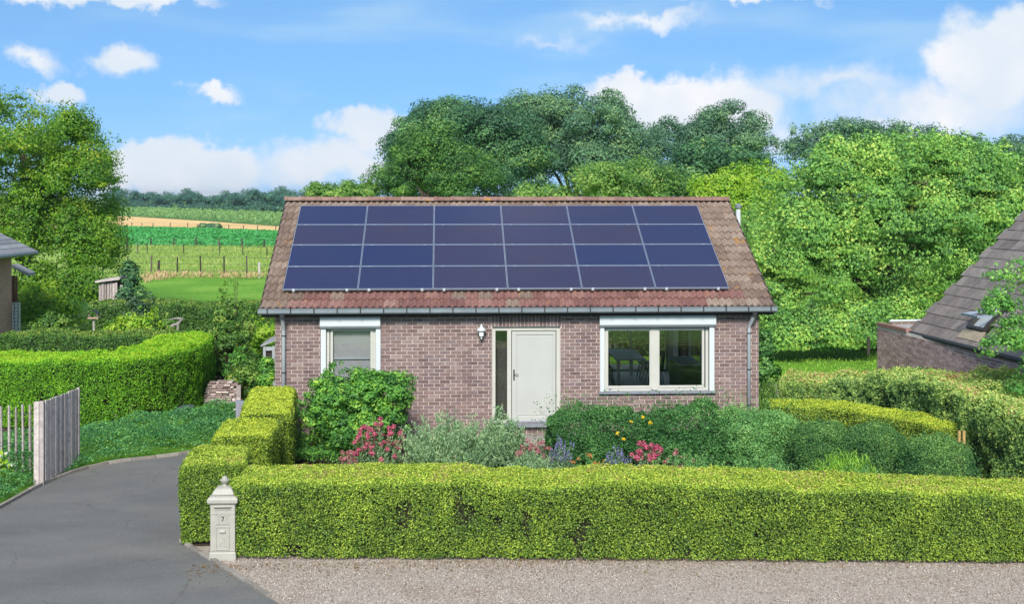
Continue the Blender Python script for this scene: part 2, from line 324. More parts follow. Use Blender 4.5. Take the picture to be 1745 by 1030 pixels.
# window glass
M_glass, nt, p = new_mat('window_glass')
fr = nd(nt, 'ShaderNodeLayerWeight'); fr.inputs[0].default_value = .5
gl = nd(nt, 'ShaderNodeBsdfGlossy'); gl.inputs['Roughness'].default_value = .01; gl.inputs[0].default_value = (.95, .97, .98, 1)
tr = nd(nt, 'ShaderNodeBsdfTransparent'); tr.inputs[0].default_value = (.88, .89, .89, 1)
mx = nd(nt, 'ShaderNodeMixShader')
nt.links.new(fmath(nt, 'ADD', .075, fmath(nt, 'MULTIPLY', fmath(nt, 'POWER', fr.outputs['Facing'], 5.0), .9), clamp=True), mx.inputs[0]); nt.links.new(tr.outputs[0], mx.inputs[1]); nt.links.new(gl.outputs[0], mx.inputs[2])
nt.links.new(mx.outputs[0], nt.nodes['Material Output'].inputs[0])
# ------------------------------------------------------------------ mesh helpers
def wpos(o):
    v = Vector((0, 0, 0))
    while o is not None:
        v = v+o.location; o = o.parent
    return v
def thing(name, label, cat, loc=(0, 0, 0), group=None):
    o = bpy.data.objects.new(name, None); COL.objects.link(o); o.location = loc
    o.empty_display_size = .2
    o['label'] = label; o['category'] = cat
    if group: o['group'] = group
    return o
def tag(o, label, cat, group=None):
    o['label'] = label; o['category'] = cat
    if group: o['group'] = group
    return o
def mesh_np(name, V, Fc, mat, parent=None, rnd=None, kind=None, smooth=False):
    """one mesh object from numpy arrays; V in world coordinates, Fc (n,k) of one face size"""
    V = np.asarray(V, dtype=np.float32); Fc = np.asarray(Fc, dtype=np.int32)
    if parent is not None: V = V-np.array(wpos(parent), dtype=np.float32)
    me = bpy.data.meshes.new(name)
    n, k = Fc.shape
    me.vertices.add(len(V)); me.vertices.foreach_set('co', V.ravel())
    me.loops.add(n*k); me.loops.foreach_set('vertex_index', Fc.ravel())
    me.polygons.add(n); me.polygons.foreach_set('loop_start', np.arange(0, n*k, k, dtype=np.int32))
    if rnd is not None:
        a = me.attributes.new('rnd', 'FLOAT', 'FACE'); a.data.foreach_set('value', np.asarray(rnd, dtype=np.float32))
    me.update(calc_edges=True)
    if smooth: me.polygons.foreach_set('use_smooth', np.ones(n, dtype=bool))
    me.materials.append(mat)
    o = bpy.data.objects.new(name, me); COL.objects.link(o)
    if parent is not None: o.parent = parent
    if kind: o['kind'] = kind
    return o
class MB:
    def __init__(s): s.v = []; s.f = []; s.r = []
    def add(s, vs, fs, r=None):
        o = len(s.v); s.v += [tuple(v) for v in vs]; s.f += [tuple(i+o for i in f) for f in fs]; s.r += [r if r is not None else 0.0]*len(fs)
        return s
    def box(s, a, b, r=None):
        x0, y0, z0 = [min(p, q) for p, q in zip(a, b)]; x1, y1, z1 = [max(p, q) for p, q in zip(a, b)]
        return s.add([(x0, y0, z0), (x1, y0, z0), (x1, y1, z0), (x0, y1, z0), (x0, y0, z1), (x1, y0, z1), (x1, y1, z1), (x0, y1, z1)],
                     [(0, 3, 2, 1), (4, 5, 6, 7), (0, 1, 5, 4), (1, 2, 6, 5), (2, 3, 7, 6), (3, 0, 4, 7)], r)
    def obox(s, c, ax, ay, az, r=None):
        """box about centre c with half-axis vectors"""
        c, ax, ay, az = map(Vector, (c, ax, ay, az))
        vs = [c+i*ax+j*ay+k*az for k in (-1, 1) for i, j in ((-1, -1), (1, -1), (1, 1), (-1, 1))]
        return s.add(vs, [(0, 3, 2, 1), (4, 5, 6, 7), (0, 1, 5, 4), (1, 2, 6, 5), (2, 3, 7, 6), (3, 0, 4, 7)], r)
    def tube(s, pts, rad, n=8, cap=True, r=None):
        pts = [Vector(p) for p in pts]
        if not hasattr(rad, '__len__'): rad = [rad]*len(pts)
        rings = []
        ref = Vector((.3, .9, .2)).normalized()
        for i, p in enumerate(pts):
            t = (pts[min(i+1, len(pts)-1)]-pts[max(i-1, 0)]).normalized()
            u = t.cross(ref)
            if u.length < 1e-3: u = t.cross(Vector((1, 0, 0)))
            u.normalize(); w = t.cross(u)
            rings.append([p+(u*math.cos(2*math.pi*k/n)+w*math.sin(2*math.pi*k/n))*rad[i] for k in range(n)])
        vs = [q for ring in rings for q in ring]; fs = []
        for i in range(len(pts)-1):
            for k in range(n):
                a = i*n+k; b = i*n+(k+1) % n
                fs.append((a, b, b+n, a+n))
        if cap: fs += [tuple(range(n))[::-1], tuple(range((len(pts)-1)*n, len(pts)*n))]
        return s.add(vs, fs, r)
    def lathe(s, c, prof, n=16, sq=None):
        """profile [(radius, z)]; sq gives a square section with half-size = radius"""
        c = Vector(c); vs = []; fs = []
        n = 4 if sq else n
        for (rr, z) in prof:
            for k in range(n):
                a = 2*math.pi*(k+.5)/n; q = rr*(math.sqrt(2) if sq else 1)
                vs.append((c.x+q*math.cos(a), c.y+q*math.sin(a), c.z+z))
        for i in range(len(prof)-1):
            for k in range(n):
                a = i*n+k; b = i*n+(k+1) % n
                fs.append((a, b, b+n, a+n))
        fs += [tuple(range(n))[::-1], tuple(range((len(prof)-1)*n, len(prof)*n))]
        return s.add(vs, fs)
    def poly(s, pts, depth, r=None):
        """extrude a planar polygon by the vector depth"""
        pts = [Vector(p) for p in pts]; d = Vector(depth); n = len(pts)
        vs = pts+[p+d for p in pts]
        fs = [tuple(range(n))[::-1], tuple(range(n, 2*n))]+[(i, (i+1) % n, (i+1) % n+n, i+n) for i in range(n)]
        return s.add(vs, fs, r)
    def build(s, name, mat, parent=None, kind=None, smooth=False, bevel=0, rnd=False, origin=None):
        me = bpy.data.meshes.new(name)
        off = wpos(parent) if parent is not None else (Vector(origin) if origin is not None else Vector((0, 0, 0)))
        me.from_pydata([tuple(Vector(v)-off) for v in s.v], [], s.f)
        if rnd:
            a = me.attributes.new('rnd', 'FLOAT', 'FACE'); a.data.foreach_set('value', np.array(s.r, dtype=np.float32))
        if smooth: me.polygons.foreach_set('use_smooth', np.ones(len(s.f), dtype=bool))
        me.materials.append(mat); me.update()
        o = bpy.data.objects.new(name, me); COL.objects.link(o)
        if parent is not None: o.parent = parent
        elif origin is not None: o.location = origin
        if kind: o['kind'] = kind
        if bevel:
            m = o.modifiers.new('bevel', 'BEVEL'); m.width = bevel; m.segments = 2; m.limit_method = 'ANGLE'
        return o
def local_mesh(name, vs, fs, mat, smooth=False):
    me = bpy.data.meshes.new(name); me.from_pydata([tuple(v) for v in vs], [], fs); me.materials.append(mat)
    if smooth: me.polygons.foreach_set('use_smooth', np.ones(len(fs), dtype=bool))
    me.update(); return me
def place(name, me, parent, wloc, rot=(0, 0, 0), scale=(1, 1, 1)):
    o = bpy.data.objects.new(name, me); COL.objects.link(o)
    o.parent = parent
    o.location = Vector(wloc)-(wpos(parent) if parent is not None else Vector((0, 0, 0)))
    o.rotation_euler = rot; o.scale = scale
    return o
def sheet(name, pts, z, mat, kind='structure', sub=0):
    vs = [(p[0], p[1], z) for p in pts]
    b = MB(); b.add(vs, [tuple(range(len(vs)))]); return b.build(name, mat, kind=kind)

# hashed value noise
def _h(i, j, k, s):
    n = (i*374761393+j*668265263+k*2147483647+s*974634777) & 0xffffffff
    n = ((n ^ (n >> 13))*1274126177) & 0xffffffff
    return ((n ^ (n >> 16)) & 0xffff)/65535.0
def vnoise(P, s=0):
    P = np.asarray(P, dtype=np.float64); I = np.floor(P).astype(np.int64); f = P-I; f = f*f*(3-2*f); r = 0
    for a in (0, 1):
        for b in (0, 1):
            for c in (0, 1):
                w = (f[:, 0] if a else 1-f[:, 0])*(f[:, 1] if b else 1-f[:, 1])*(f[:, 2] if c else 1-f[:, 2])
                r = r+w*_h(I[:, 0]+a, I[:, 1]+b, I[:, 2]+c, s)
    return r
def unit(A): return A/np.maximum(np.linalg.norm(A, axis=1, keepdims=True), 1e-9)

def leaf_arrays(P, N, size, rng, aspect=.55, fold=.18, droop=0.0, up=0.0, U=None):
    n = len(P); N = unit(N)
    R = rng.normal(size=(n, 3)) if U is None else U
    R = R+np.array([0, 0, -droop+up])
    u = unit(R-N*np.sum(R*N, axis=1, keepdims=True)); w = np.cross(N, u)
    s = np.asarray(size).reshape(-1, 1)*np.ones((n, 1))
    h = s*aspect*.5
    V = np.empty((n, 4, 3), dtype=np.float32)
    V[:, 0] = P-u*s*.5; V[:, 2] = P+u*s*.5
    V[:, 1] = P+w*h+N*s*fold; V[:, 3] = P-w*h+N*s*fold
    return V.reshape(-1, 3)
def leaf_obj(name, P, N, size, rng, mat, parent, rnd, kind=None, tri=False, **kw):
    V = leaf_arrays(P, N, size, rng, **kw)
    if tri:                                   # far foliage: a leaf is one narrow triangle
        V = V.reshape(-1, 4, 3)[:, 1:4].reshape(-1, 3)
        return mesh_np(name, V, np.arange(len(V), dtype=np.int32).reshape(-1, 3), mat, parent, rnd, kind)
    return mesh_np(name, V, np.arange(len(V), dtype=np.int32).reshape(-1, 4), mat, parent, rnd, kind)

def scatter_solid(name, bv, bf, P, S, rng, mat, parent=None, rnd=None, kind=None):
    """many small solids joined: random rotation, scale S (n,3)"""
    n = len(P); q = unit(rng.normal(size=(n, 4))); a, b, c, d = q.T
    R = np.stack([np.stack([1-2*(c*c+d*d), 2*(b*c-a*d), 2*(b*d+a*c)], 1), np.stack([2*(b*c+a*d), 1-2*(b*b+d*d), 2*(c*d-a*b)], 1),
                  np.stack([2*(b*d-a*c), 2*(c*d+a*b), 1-2*(b*b+c*c)], 1)], 1)
    bv = np.asarray(bv, dtype=np.float64); bf = np.asarray(bf)
    V = np.einsum('nij,nkj->nki', R, bv[None]*S[:, None, :])+P[:, None, :]
    Fc = bf[None]+(np.arange(n)*len(bv))[:, None, None]
    rr = np.repeat(rng.random(n) if rnd is None else rnd, len(bf))
    return mesh_np(name, V.reshape(-1, 3), Fc.reshape(-1, bf.shape[1]), mat, parent, rr, kind)

# ------------------------------------------------------------------ foliage builders
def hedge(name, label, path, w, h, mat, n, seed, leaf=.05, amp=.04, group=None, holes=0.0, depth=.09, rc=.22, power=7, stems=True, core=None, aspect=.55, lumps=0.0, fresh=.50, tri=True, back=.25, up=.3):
    """clipped hedge along path [(x, y[, w, h])]: a twig core with leaves all over its shell"""
    rng = np.random.default_rng(seed)
    pts = np.array([(p[0], p[1]) for p in path], float)
    ws = np.array([p[2] if len(p) > 2 else w for p in path]); hs = np.array([p[3] if len(p) > 3 else h for p in path])
    seg = np.linalg.norm(np.diff(pts, axis=0), axis=1); cum = np.concatenate([[0], np.cumsum(seg)]); L = cum[-1]
    # smooth resample
    M = max(24, int(L*6)); ss = np.linspace(0, L, M)
    X = np.interp(ss, cum, pts[:, 0]); Y = np.interp(ss, cum, pts[:, 1])
    if len(path) > 2:
        for _ in range(int(M/10)):
            X[1:-1] = (X[:-2]+2*X[1:-1]+X[2:])/4; Y[1:-1] = (Y[:-2]+2*Y[1:-1]+Y[2:])/4
    T = np.stack([np.gradient(X), np.gradient(Y)], 1); T = unit(T)
    W = np.interp(ss, cum, ws); Hh = np.interp(ss, cum, hs)
    t = thing(name, label, 'hedge', (X[M//2], Y[M//2], 0), group)
    def surf(s, a, b, inset):
        """a in -1..1 across, b in 0..1 up; returns point and outward normal"""
        x = np.interp(s, ss, X); y = np.interp(s, ss, Y); tx = np.interp(s, ss, T[:, 0]); ty = np.interp(s, ss, T[:, 1])
        ww = np.interp(s, ss, W)/2-inset; hh = np.interp(s, ss, Hh)-inset
        hn = vnoise(np.stack([x*.7, y*.7, 0*x], 1), seed)-.5
        hh = hh*(1+hn*.09)
        e = np.minimum(s, L-s); k = np.clip(e/rc, 0, 1); k = (1-(1-k)**power)**(1/power); ww = ww*(.88+.12*np.clip(e/rc, 0, 1)**.6)
        bb = b*2-1; bb = np.where(bb < 0, bb*.999, bb)
        lp = (np.abs(a)**power+np.clip(bb, 0, 1)**power)**(1/power)
        mx = np.maximum(np.abs(a), np.clip(bb, 0, 1)); sc_ = np.where(lp > 1e-6, mx/np.maximum(lp, 1e-6), 1)
        aa = a*sc_; b2 = np.where(bb > 0, bb*sc_, bb)
        z = (b2+1)/2*hh
        nx, ny = ty, -tx                       # right-hand side of the path
        P = np.stack([x+nx*aa*ww, y+ny*aa*ww, z], 1)
        g1 = np.sign(a)*np.abs(a)**(power-1); g2 = np.clip(bb, 0, 1)**(power-1)
        N = np.stack([nx*g1, ny*g1, g2+1e-4], 1)
        return P, unit(N), np.stack([tx, ty, 0*tx], 1)
    hb = back*h; per = hb+h+w; ea = w*h*1.15; na = int(n*per*L/(per*L+2*ea))   # the far side carries fewer leaves
    u = rng.random(na)*per
    a = np.where(u < hb, -1, np.where(u < hb+h, 1, (u-hb-h)/w*2-1)); b = np.where(u < hb, u/hb, np.where(u < hb+h, (u-hb)/h, 1))
    s = rng.random(na)*L
    P, N, _ = surf(s, a, b, 0)
    ne = n-na; s2 = np.where(rng.random(ne) < .5, 0, L); P2, N2, T2 = surf(s2, rng.random(ne)*2-1, rng.random(ne)**.9, 0)
    N2 = T2*np.where(s2 > 0, 1, -1)[:, None]
    P = np.concatenate([P, P2]); N = np.concatenate([N, N2])
    d = (vnoise(P*2.6, seed+1)-.5)*amp*2.2+(vnoise(P*9, seed+2)-.5)*amp*1.2+lumps*(vnoise(P*1.1, seed+5)-.5)
    d = d-rng.exponential(.35, len(P))*depth*.6+rng.normal(size=len(P))*.008
    stick = rng.random(len(P)) < .012; d = d+stick*rng.random(len(P))*leaf*1.6
    P = P+N*d[:, None]
    keep = P[:, 2] > .03+.05*vnoise(P*5, seed+7)
    if holes:
        q = vnoise(P*1.5, seed+3)*.6+vnoise(P*5, seed+4)*.4
        hole = (q > 1-holes)
        keep &= ~(hole & (rng.random(len(P)) < .72))
    P, N = P[keep], N[keep]; N0 = N
    tone = rng.random(len(P))*.66+.03+(vnoise(P*4, seed+8)-.5)*.28+fresh*np.clip(N0[:, 2]-.3, 0, 1)  # fresh: yellow new growth, plus top light put into the leaf tone
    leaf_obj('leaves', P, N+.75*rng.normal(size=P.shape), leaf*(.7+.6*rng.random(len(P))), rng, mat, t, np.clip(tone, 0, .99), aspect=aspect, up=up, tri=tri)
    # core
    ins = depth*1.3+.03
    ks = np.linspace(ins, L-ins, M); prof = [(-1, 0), (-1, .5), (-1, .8), (-1, 1), (-.5, 1), (0, 1), (.5, 1), (1, 1), (1, .8), (1, .5), (1, 0)]
    Vc = np.concatenate([surf(ks, np.full(M, pa), np.full(M, pb), ins)[0][None] for pa, pb in prof]).transpose(1, 0, 2)
    Vc = Vc+(vnoise(Vc.reshape(-1, 3)*3, seed+6).reshape(M, -1, 1)-.5)*.06
    k = len(prof); Vf = Vc.reshape(-1, 3); Vf[:, 2] = np.maximum(Vf[:, 2], .0)
    fc = [(i*k+j, i*k+j+1, (i+1)*k+j+1, (i+1)*k+j) for i in range(M-1) for j in range(k-1)]
    b_ = MB(); b_.add(Vf.tolist(), fc+[tuple(range(k)), tuple(range((M-1)*k, M*k))[::-1]])
    b_.build('branches', core or TWIG, t)
    return t

def crown_leaves(lobes, nleaf, seed, clump_r, leaf, droop=.0, flat=.75, shell=.45, zmin=None, sprig=.25, upb=.35, spread=.9, rough=.42, sprigout=.14, aspect=.55, clip=None, cull=.62, inner=.15, low=-.35, gaps=.30):
    """lobes [(c, (rx, ry, rz), weight)] -> leaf positions, normals, tones, clump centres"""
    rng = np.random.default_rng(seed)
    wsum = sum(l[2] for l in lobes); Ps, Ns, Rs, Cs = [], [], [], []
    for (c, rad, wgt) in lobes:
        c = np.array(c, float); rad = np.array(rad, float)
        area = (rad[0]*rad[1]+rad[1]*rad[2]+rad[0]*rad[2])*4
        nc = int(max(6, area/(clump_r**2)*.75))
        v = unit(rng.normal(size=(nc, 3))); v[:, 2] = np.where(v[:, 2] < low, -v[:, 2]*.6, v[:, 2]); v = unit(v)
        ns = int(nc*sprig)
        fr = np.where(rng.random(nc) < inner, rng.random(nc)*.5+.2, shell+(1-shell)*rng.random(nc)**.45)
        fr[:ns] = 1.0+sprigout*rng.random(ns)
        lump = 1+.22*(vnoise(v*2.3+seed, seed)-.5)*2
        C = c+v*rad*(fr*lump)[:, None]
        cr = clump_r*(.6+.75*rng.random(nc)); cr[:ns] *= .45
        wl = cr**2; cnt = np.maximum(3, (nleaf*wgt/wsum*wl/wl.sum()).astype(int))
        idx = np.repeat(np.arange(nc), cnt); m = len(idx)
        q = unit(rng.normal(size=(m, 3))); rr = rng.random(m)**.42
        stretch = np.stack([.75+.5*rng.random(nc), .75+.5*rng.random(nc), np.full(nc, flat)*(.7+.5*rng.random(nc))], 1)
        P = C[idx]+q*(cr[idx]*rr)[:, None]*stretch[idx]
        P[:, 2] -= droop*cr[idx]*.5*(q[:, 0]**2+q[:, 1]**2)
        out = unit((P-c)/rad)
        N = q*spread+out*.5+np.array([0, 0, upb])+rng.normal(size=(m, 3))*rough
        tone = np.clip(.5+(rng.random(nc)[idx]-.5)*.6+(rng.random(m)-.5)*.5, 0, 1)
        if cull:
            k = (rng.random(m) > cull) | (P[:, 1] < c[1]+.15*rad[1]); P, N, tone = P[k], N[k], tone[k]
        if gaps:
            k = (vnoise(P/(clump_r*1.9)+seed*7.3, seed+9) > gaps) | (rng.random(len(P)) < .18); P, N, tone = P[k], N[k], tone[k]
        if zmin is not None:
            k = P[:, 2] > zmin+.5*(vnoise(P*.8, seed+3)-.5); P, N, tone = P[k], N[k], tone[k]
        if clip is not None:
            k = clip(P); P, N, tone = P[k], N[k], tone[k]
        Ps.append(P); Ns.append(N); Rs.append(tone); Cs.append(C)
    return np.concatenate(Ps), np.concatenate(Ns), np.concatenate(Rs), np.concatenate(Cs), rng

def tree(name, label, base, lobes, nleaf, seed, mat, clump_r=.8, leaf=.2, trunk=.22, cat='tree', group=None, limbs=9, bark=None, first=.25, **kw):
    t = thing(name, label, cat, base, group)
    P, N, R, C, rng = crown_leaves(lobes, nleaf, seed, clump_r, leaf, **kw)
    leaf_obj('crown', P, N, leaf*(.65+.7*rng.random(len(P))), rng, mat, t, R, droop=kw.get('droop', 0), aspect=kw.get('aspect', .55)*1.15, tri=True)
    b = MB(); base = Vector(base)
    ctr = Vector(np.average([l[0] for l in lobes], axis=0, weights=[l[2] for l in lobes]))
    top = max(l[0][2]+l[1][2]*.5 for l in lobes); hgt = top-base.z
    trk = [base+Vector((0, 0, -.15))]
    for i in range(1, 8):
        f = i/7; q = base.lerp(Vector((ctr.x, ctr.y, top)), f); trk.append(q+Vector((rng.normal(), rng.normal(), 0))*hgt*.012)
    b.tube(trk, [trunk*(1.35 if i == 0 else 1-.85*i/7) for i in range(8)], 9)
    order = rng.permutation(len(C))[:limbs]
    for k in order:
        f = first+.55*rng.random(); j = f*7; i0 = int(j); st = trk[i0].lerp(trk[i0+1], j-i0)
        e = Vector(C[k])
        if e.z < st.z-.5: st = trk[max(1, i0-2)]
        mid = st.lerp(e, .5)+Vector((0, 0, (e-st).length*.12)); r0 = trunk*(1-.8*f)*.6
        b.tube([st, st.lerp(mid, .6)+Vector((0, 0, .05)), mid, e], [r0, r0*.75, r0*.55, r0*.15], 6, cap=False)
    b.build('trunk', bark or BARK, t, smooth=True)
    return t

def shrub(name, label, c, rad, nleaf, seed, mat, clump_r=.22, leaf=.06, stems=10, cat='shrub', group=None, extra=None, bark=None, **kw):
    """leafy bush standing on the ground: crown and stems"""
    lobes = [(c, rad, 1.0)]+(extra or [])
    base = (c[0], c[1], 0.0); t = thing(name, label, cat, base, group)
    P, N, R, C, rng = crown_leaves(lobes, nleaf, seed, clump_r, leaf, zmin=kw.pop('zmin', .06), low=kw.pop('low', -.9), **kw)
    leaf_obj('foliage', P, N, leaf*(.65+.7*rng.random(len(P))), rng, mat, t, R, aspect=kw.get('aspect', .55))
    b = MB()
    for k in rng.permutation(len(C))[:stems]:
        e = Vector(C[k]); s = Vector((c[0]+(e.x-c[0])*.2, c[1]+(e.y-c[1])*.2, -.03)); m = s.lerp(e, .5)+Vector(((e.x-c[0])*.1, (e.y-c[1])*.1, .05))
        r0 = .008+.008*rad[2]
        b.tube([s, m, e], [r0*1.3, r0, r0*.4], 5, cap=False)
    b.build('stems', bark or BARK, t, smooth=True)
    return t

def mound(name, label, c, rx, ry, top, n, seed, mat, leaf=.04, amp=.05, depth=.06, fine=7.0, coarse=2.2, pw=2.6, cat='shrub', group=None, aspect=.55, shag=.02, spread=.6, extra=None, squash=0.0, tri=True, low=0.0):
    """dense bush: leaves all over a lumpy rounded shell standing on the ground, stems and twig core inside"""
    rng = np.random.default_rng(seed); t = thing(name, label, cat, (c[0], c[1], 0), group)
    v = unit(rng.normal(size=(n*2, 3))); v = v[(v[:, 2] > -.35+low) & ((v[:, 1] < .35) | (rng.random(n*2) < .35))][:n]
    lp = (np.abs(v)**pw).sum(1)**(1/pw); q = v/lp[:, None]
    zc = top*.42; rz = top-zc
    P = np.stack([c[0]+q[:, 0]*rx, c[1]+q[:, 1]*ry, zc+np.where(q[:, 2] > 0, q[:, 2]*rz, q[:, 2]*zc*1.25)], 1)
    N = unit(v/np.array([rx, ry, rz])); m = len(P)
    f = (vnoise(P*coarse, seed)-.5)*2*amp+(vnoise(P*fine, seed+1)-.5)*1.3*amp
    d = f-rng.exponential(.5, m)*depth+(rng.random(m) < .05)*rng.random(m)*shag*3
    P = P+N*d[:, None]; k = P[:, 2] > .02; P, N, f = P[k], N[k], f[k]; m = len(P)
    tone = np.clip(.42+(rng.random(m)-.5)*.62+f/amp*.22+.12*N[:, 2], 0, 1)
    leaf_obj('foliage', P, N*.8+spread*rng.normal(size=(m, 3))+np.array([0, 0, .25]), leaf*(.65+.7*rng.random(m)), rng, mat, t, tone, aspect=aspect, tri=tri)
    K = 20; R_ = 9; vs = []; fs = []
    for i in range(R_):
        a = (i/(R_-1))*math.pi*.5; zz_ = zc+math.sin(a)*(rz-depth*2.2-amp) if i else 0.0; rr_ = math.cos(a*.98) if i else .92
        for j in range(K):
            b = 2*math.pi*j/K; vs.append((c[0]+math.cos(b)*(rx-depth*2.2-amp)*rr_, c[1]+math.sin(b)*(ry-depth*2.2-amp)*rr_, zz_))
    for i in range(R_-1):
        for j in range(K): fs.append((i*K+j, i*K+(j+1) % K, (i+1)*K+(j+1) % K, (i+1)*K+j))
    b = MB(); b.add(vs, fs); b.build('branches', TWIG, t)
    return t

def spikes(name, label, c, rx, ry, h, nst, per, seed, mat, leaf=.05, lean=.35, cat='plant', group=None, flower=None, aspect=.25, fl_leaf=.035, fl_n=14, fl_h=.16, fl_r=.03, fl_frac=1.0, hvar=.45, part='flower', upright=1.6):
    """upright leafy stems from a clump, with or without flower heads on top"""
    rng = np.random.default_rng(seed); t = thing(name, label, cat, (c[0], c[1], 0), group)
    r = np.sqrt(rng.random(nst)); th = rng.random(nst)*2*np.pi
    bx = c[0]+rx*.75*r*np.cos(th); by = c[1]+ry*.75*r*np.sin(th)
    hh = h*(1-hvar*rng.random(nst))*(1-.38*r**2)
    tx = bx+rx*lean*r*np.cos(th)+rng.normal(size=nst)*.05; ty = by+ry*lean*r*np.sin(th)+rng.normal(size=nst)*.05
    idx = np.repeat(np.arange(nst), per); m = len(idx); f = rng.random(m)**.75
    ff = f**1.5
    P = np.stack([bx[idx]+(tx-bx)[idx]*ff, by[idx]+(ty-by)[idx]*ff, hh[idx]*f+.02], 1)+rng.normal(size=(m, 3))*leaf*.35
    U = rng.normal(size=(m, 3))+np.array([0, 0, upright]); N = rng.normal(size=(m, 3))+np.array([0, -.2, .3])
    tone = np.clip(.25+.5*rng.random(m)+.25*(rng.random(nst)[idx]-.3), 0, 1)
    leaf_obj('leaves', P, N, leaf*(.7+.7*rng.random(m)), rng, mat, t, tone, aspect=aspect, U=U)
    b = MB()
    for i in range(min(nst, 90)):
        b.tube([(bx[i], by[i], -.02), ((bx[i]*.6+tx[i]*.4), (by[i]*.6+ty[i]*.4), hh[i]*.55), (tx[i], ty[i], hh[i])], [.006, .005, .003], 3, cap=False)
    b.build('stems', mat, t)
    if flower:
        k = np.arange(nst)[rng.random(nst) < fl_frac]; idx = np.repeat(k, fl_n); m = len(idx)
        q = unit(rng.normal(size=(m, 3)))*(rng.random(m)**.5)[:, None]
        P = np.stack([tx[idx], ty[idx], hh[idx]+.02], 1)+q*np.array([fl_r, fl_r, fl_h*.5])
        leaf_obj(part, P, q+rng.normal(size=(m, 3))*.3+np.array([0, -.3, .4]), fl_leaf*(.7+.6*rng.random(m)), rng, flower, t, rng.random(m), kind='stuff', aspect=.8)
    return t

# ------------------------------------------------------------------ ground, roads, fields
def ground_sheet():
    b = MB(); b.add([(-2500, -400, 0), (2500, -400, 0), (2500, 4200, 0), (-2500, 4200, 0)], [(0, 1, 2, 3)])
    return b.build('ground', M_grass, kind='structure')
ground_sheet()
def ctr(pts, n=10):
    """Catmull-Rom through points"""
    pts = [Vector(p) for p in pts]; P = [pts[0]*2-pts[1]]+pts+[pts[-1]*2-pts[-2]]; out = []
    for i in range(1, len(P)-2):
        for k in range(n):
            t = k/n; a, b_, c, d = P[i-1], P[i], P[i+1], P[i+2]
            out.append(.5*((2*b_)+(c-a)*t+(2*a-5*b_+4*c-d)*t*t+(3*b_-a-3*c+d)*t**3))
    return out+[pts[-1]]
def inpoly(x, y, poly):
    r = np.zeros(len(x), bool); j = len(poly)-1
    for i in range(len(poly)):
        xi, yi = poly[i]; xj, yj = poly[j]
        r ^= ((yi > y) != (yj > y)) & (x < (xj-xi)*(y-yi)/(yj-yi+1e-12)+xi); j = i
    return r
# drive: left edge and right edge, in plan
dl = [G(-190, 965), G(-60, 900), G(0, 868), G(65, 832), G(130, 806), G(200, 790), G(262, 783), G(330, 773), G(400, 757)]
DL = ctr(dl, 8)
dr_far = [G(462, 757), G(436, 790), G(372, 852), G(330, 895)]
corner = G(309, 926); DRL = [corner, G(356, 954), G(410, 988), G(470, 1028), G(640, 1140)]
drive = [(p.x, p.y) for p in DL]+[(p.x, p.y) for p in dr_far]+[(p.x, p.y) for p in DRL]+[(-1.2, 9.0), (-16, 9.0), (-16, 17.8)]
sheet('driveway', drive, .012, M_asphalt)
# gravel strip along the front hedge
gz = .008
gravel = [(p.x, p.y) for p in DRL]+[(-1.2, 9.0), (16, 9.0), (16, 19.8), (-4.2, 19.8)]
sheet('gravel_strip', gravel, gz, M_gravel)
sheet('terrace', [(2.0, 37.0), (7.6, 37.0), (7.6, 40.5), (2.0, 40.5)], .01, M_kerb)
sheet('garden_soil', [(-5.3, 19.2), (14, 19.2), (14, 28.6), (-4.0, 28.6)], .006, M_soil)
sheet('hedge_border_soil', [(-17, 24.0), (-9.6, 28.2), (-7.5, 33.5), (-4.5, 37.5), (-8.5, 40), (-18, 31)], .006, M_soil)
rng = np.random.default_rng(5)
n = 52000
xy = np.stack([rng.uniform(-3.6, 9.5, n), rng.uniform(15.2, 19.6, n)], 1)
# keep stones right of the drive edge
e0 = np.array([(p.x, p.y) for p in DRL])
ex = np.interp(-xy[:, 1], -e0[:, 1], e0[:, 0]); k = xy[:, 0] > ex+.05
k &= rng.random(n) < .35+.9*vnoise(np.stack([xy[:, 0]*1.3, xy[:, 1]*1.3, 0*xy[:, 0]], 1), 4)
xy = xy[k]; n = len(xy)
S = .0075+.009*rng.random((n, 1))*np.ones((n, 3)); S[:, 2] *= .7
scatter_solid('gravel', [(1, 0, -.6), (-.6, .9, -.5), (-.5, -.9, -.6), (.1, .1, .8)], [(0, 1, 3), (1, 2, 3), (2, 0, 3), (0, 2, 1)],
              np.stack([xy[:, 0], xy[:, 1], np.full(n, gz+.005)], 1), S, rng, M_pebble, kind='stuff')
# grit and litter along the edges of the drive
lit = []
for pl, sgn in ((DL[4:], -1), (DRL, -1)):
    for a, b_ in zip(pl[:-1], pl[1:]):
        k_ = int((b_-a).length*18)
        tt = rng.random(k_); off_ = rng.exponential(.10, k_)+.03; nv = Vector((b_.y-a.y, -(b_.x-a.x), 0)).normalized()*(1 if pl is not DRL else 1)
        for q, o_ in zip(tt, off_): v = a.lerp(b_, q)+nv*o_; lit.append((v.x, v.y, .02))
xs_ = np.stack([rng.uniform(-11, -4, 70), rng.uniform(15.5, 25, 70), np.full(70, .02)], 1)
lit = np.concatenate([np.array(lit), xs_]); inside = inpoly(lit[:, 0], lit[:, 1], drive); lit = lit[inside]
scatter_solid('grit', [(1, 0, -.6), (-.6, .9, -.5), (-.5, -.9, -.6), (.1, .1, .8)], [(0, 1, 3), (1, 2, 3), (2, 0, 3), (0, 2, 1)], lit, (.005+.007*rng.random((len(lit), 1)))*np.ones((len(lit), 3)), rng, M_kerb, kind='stuff')
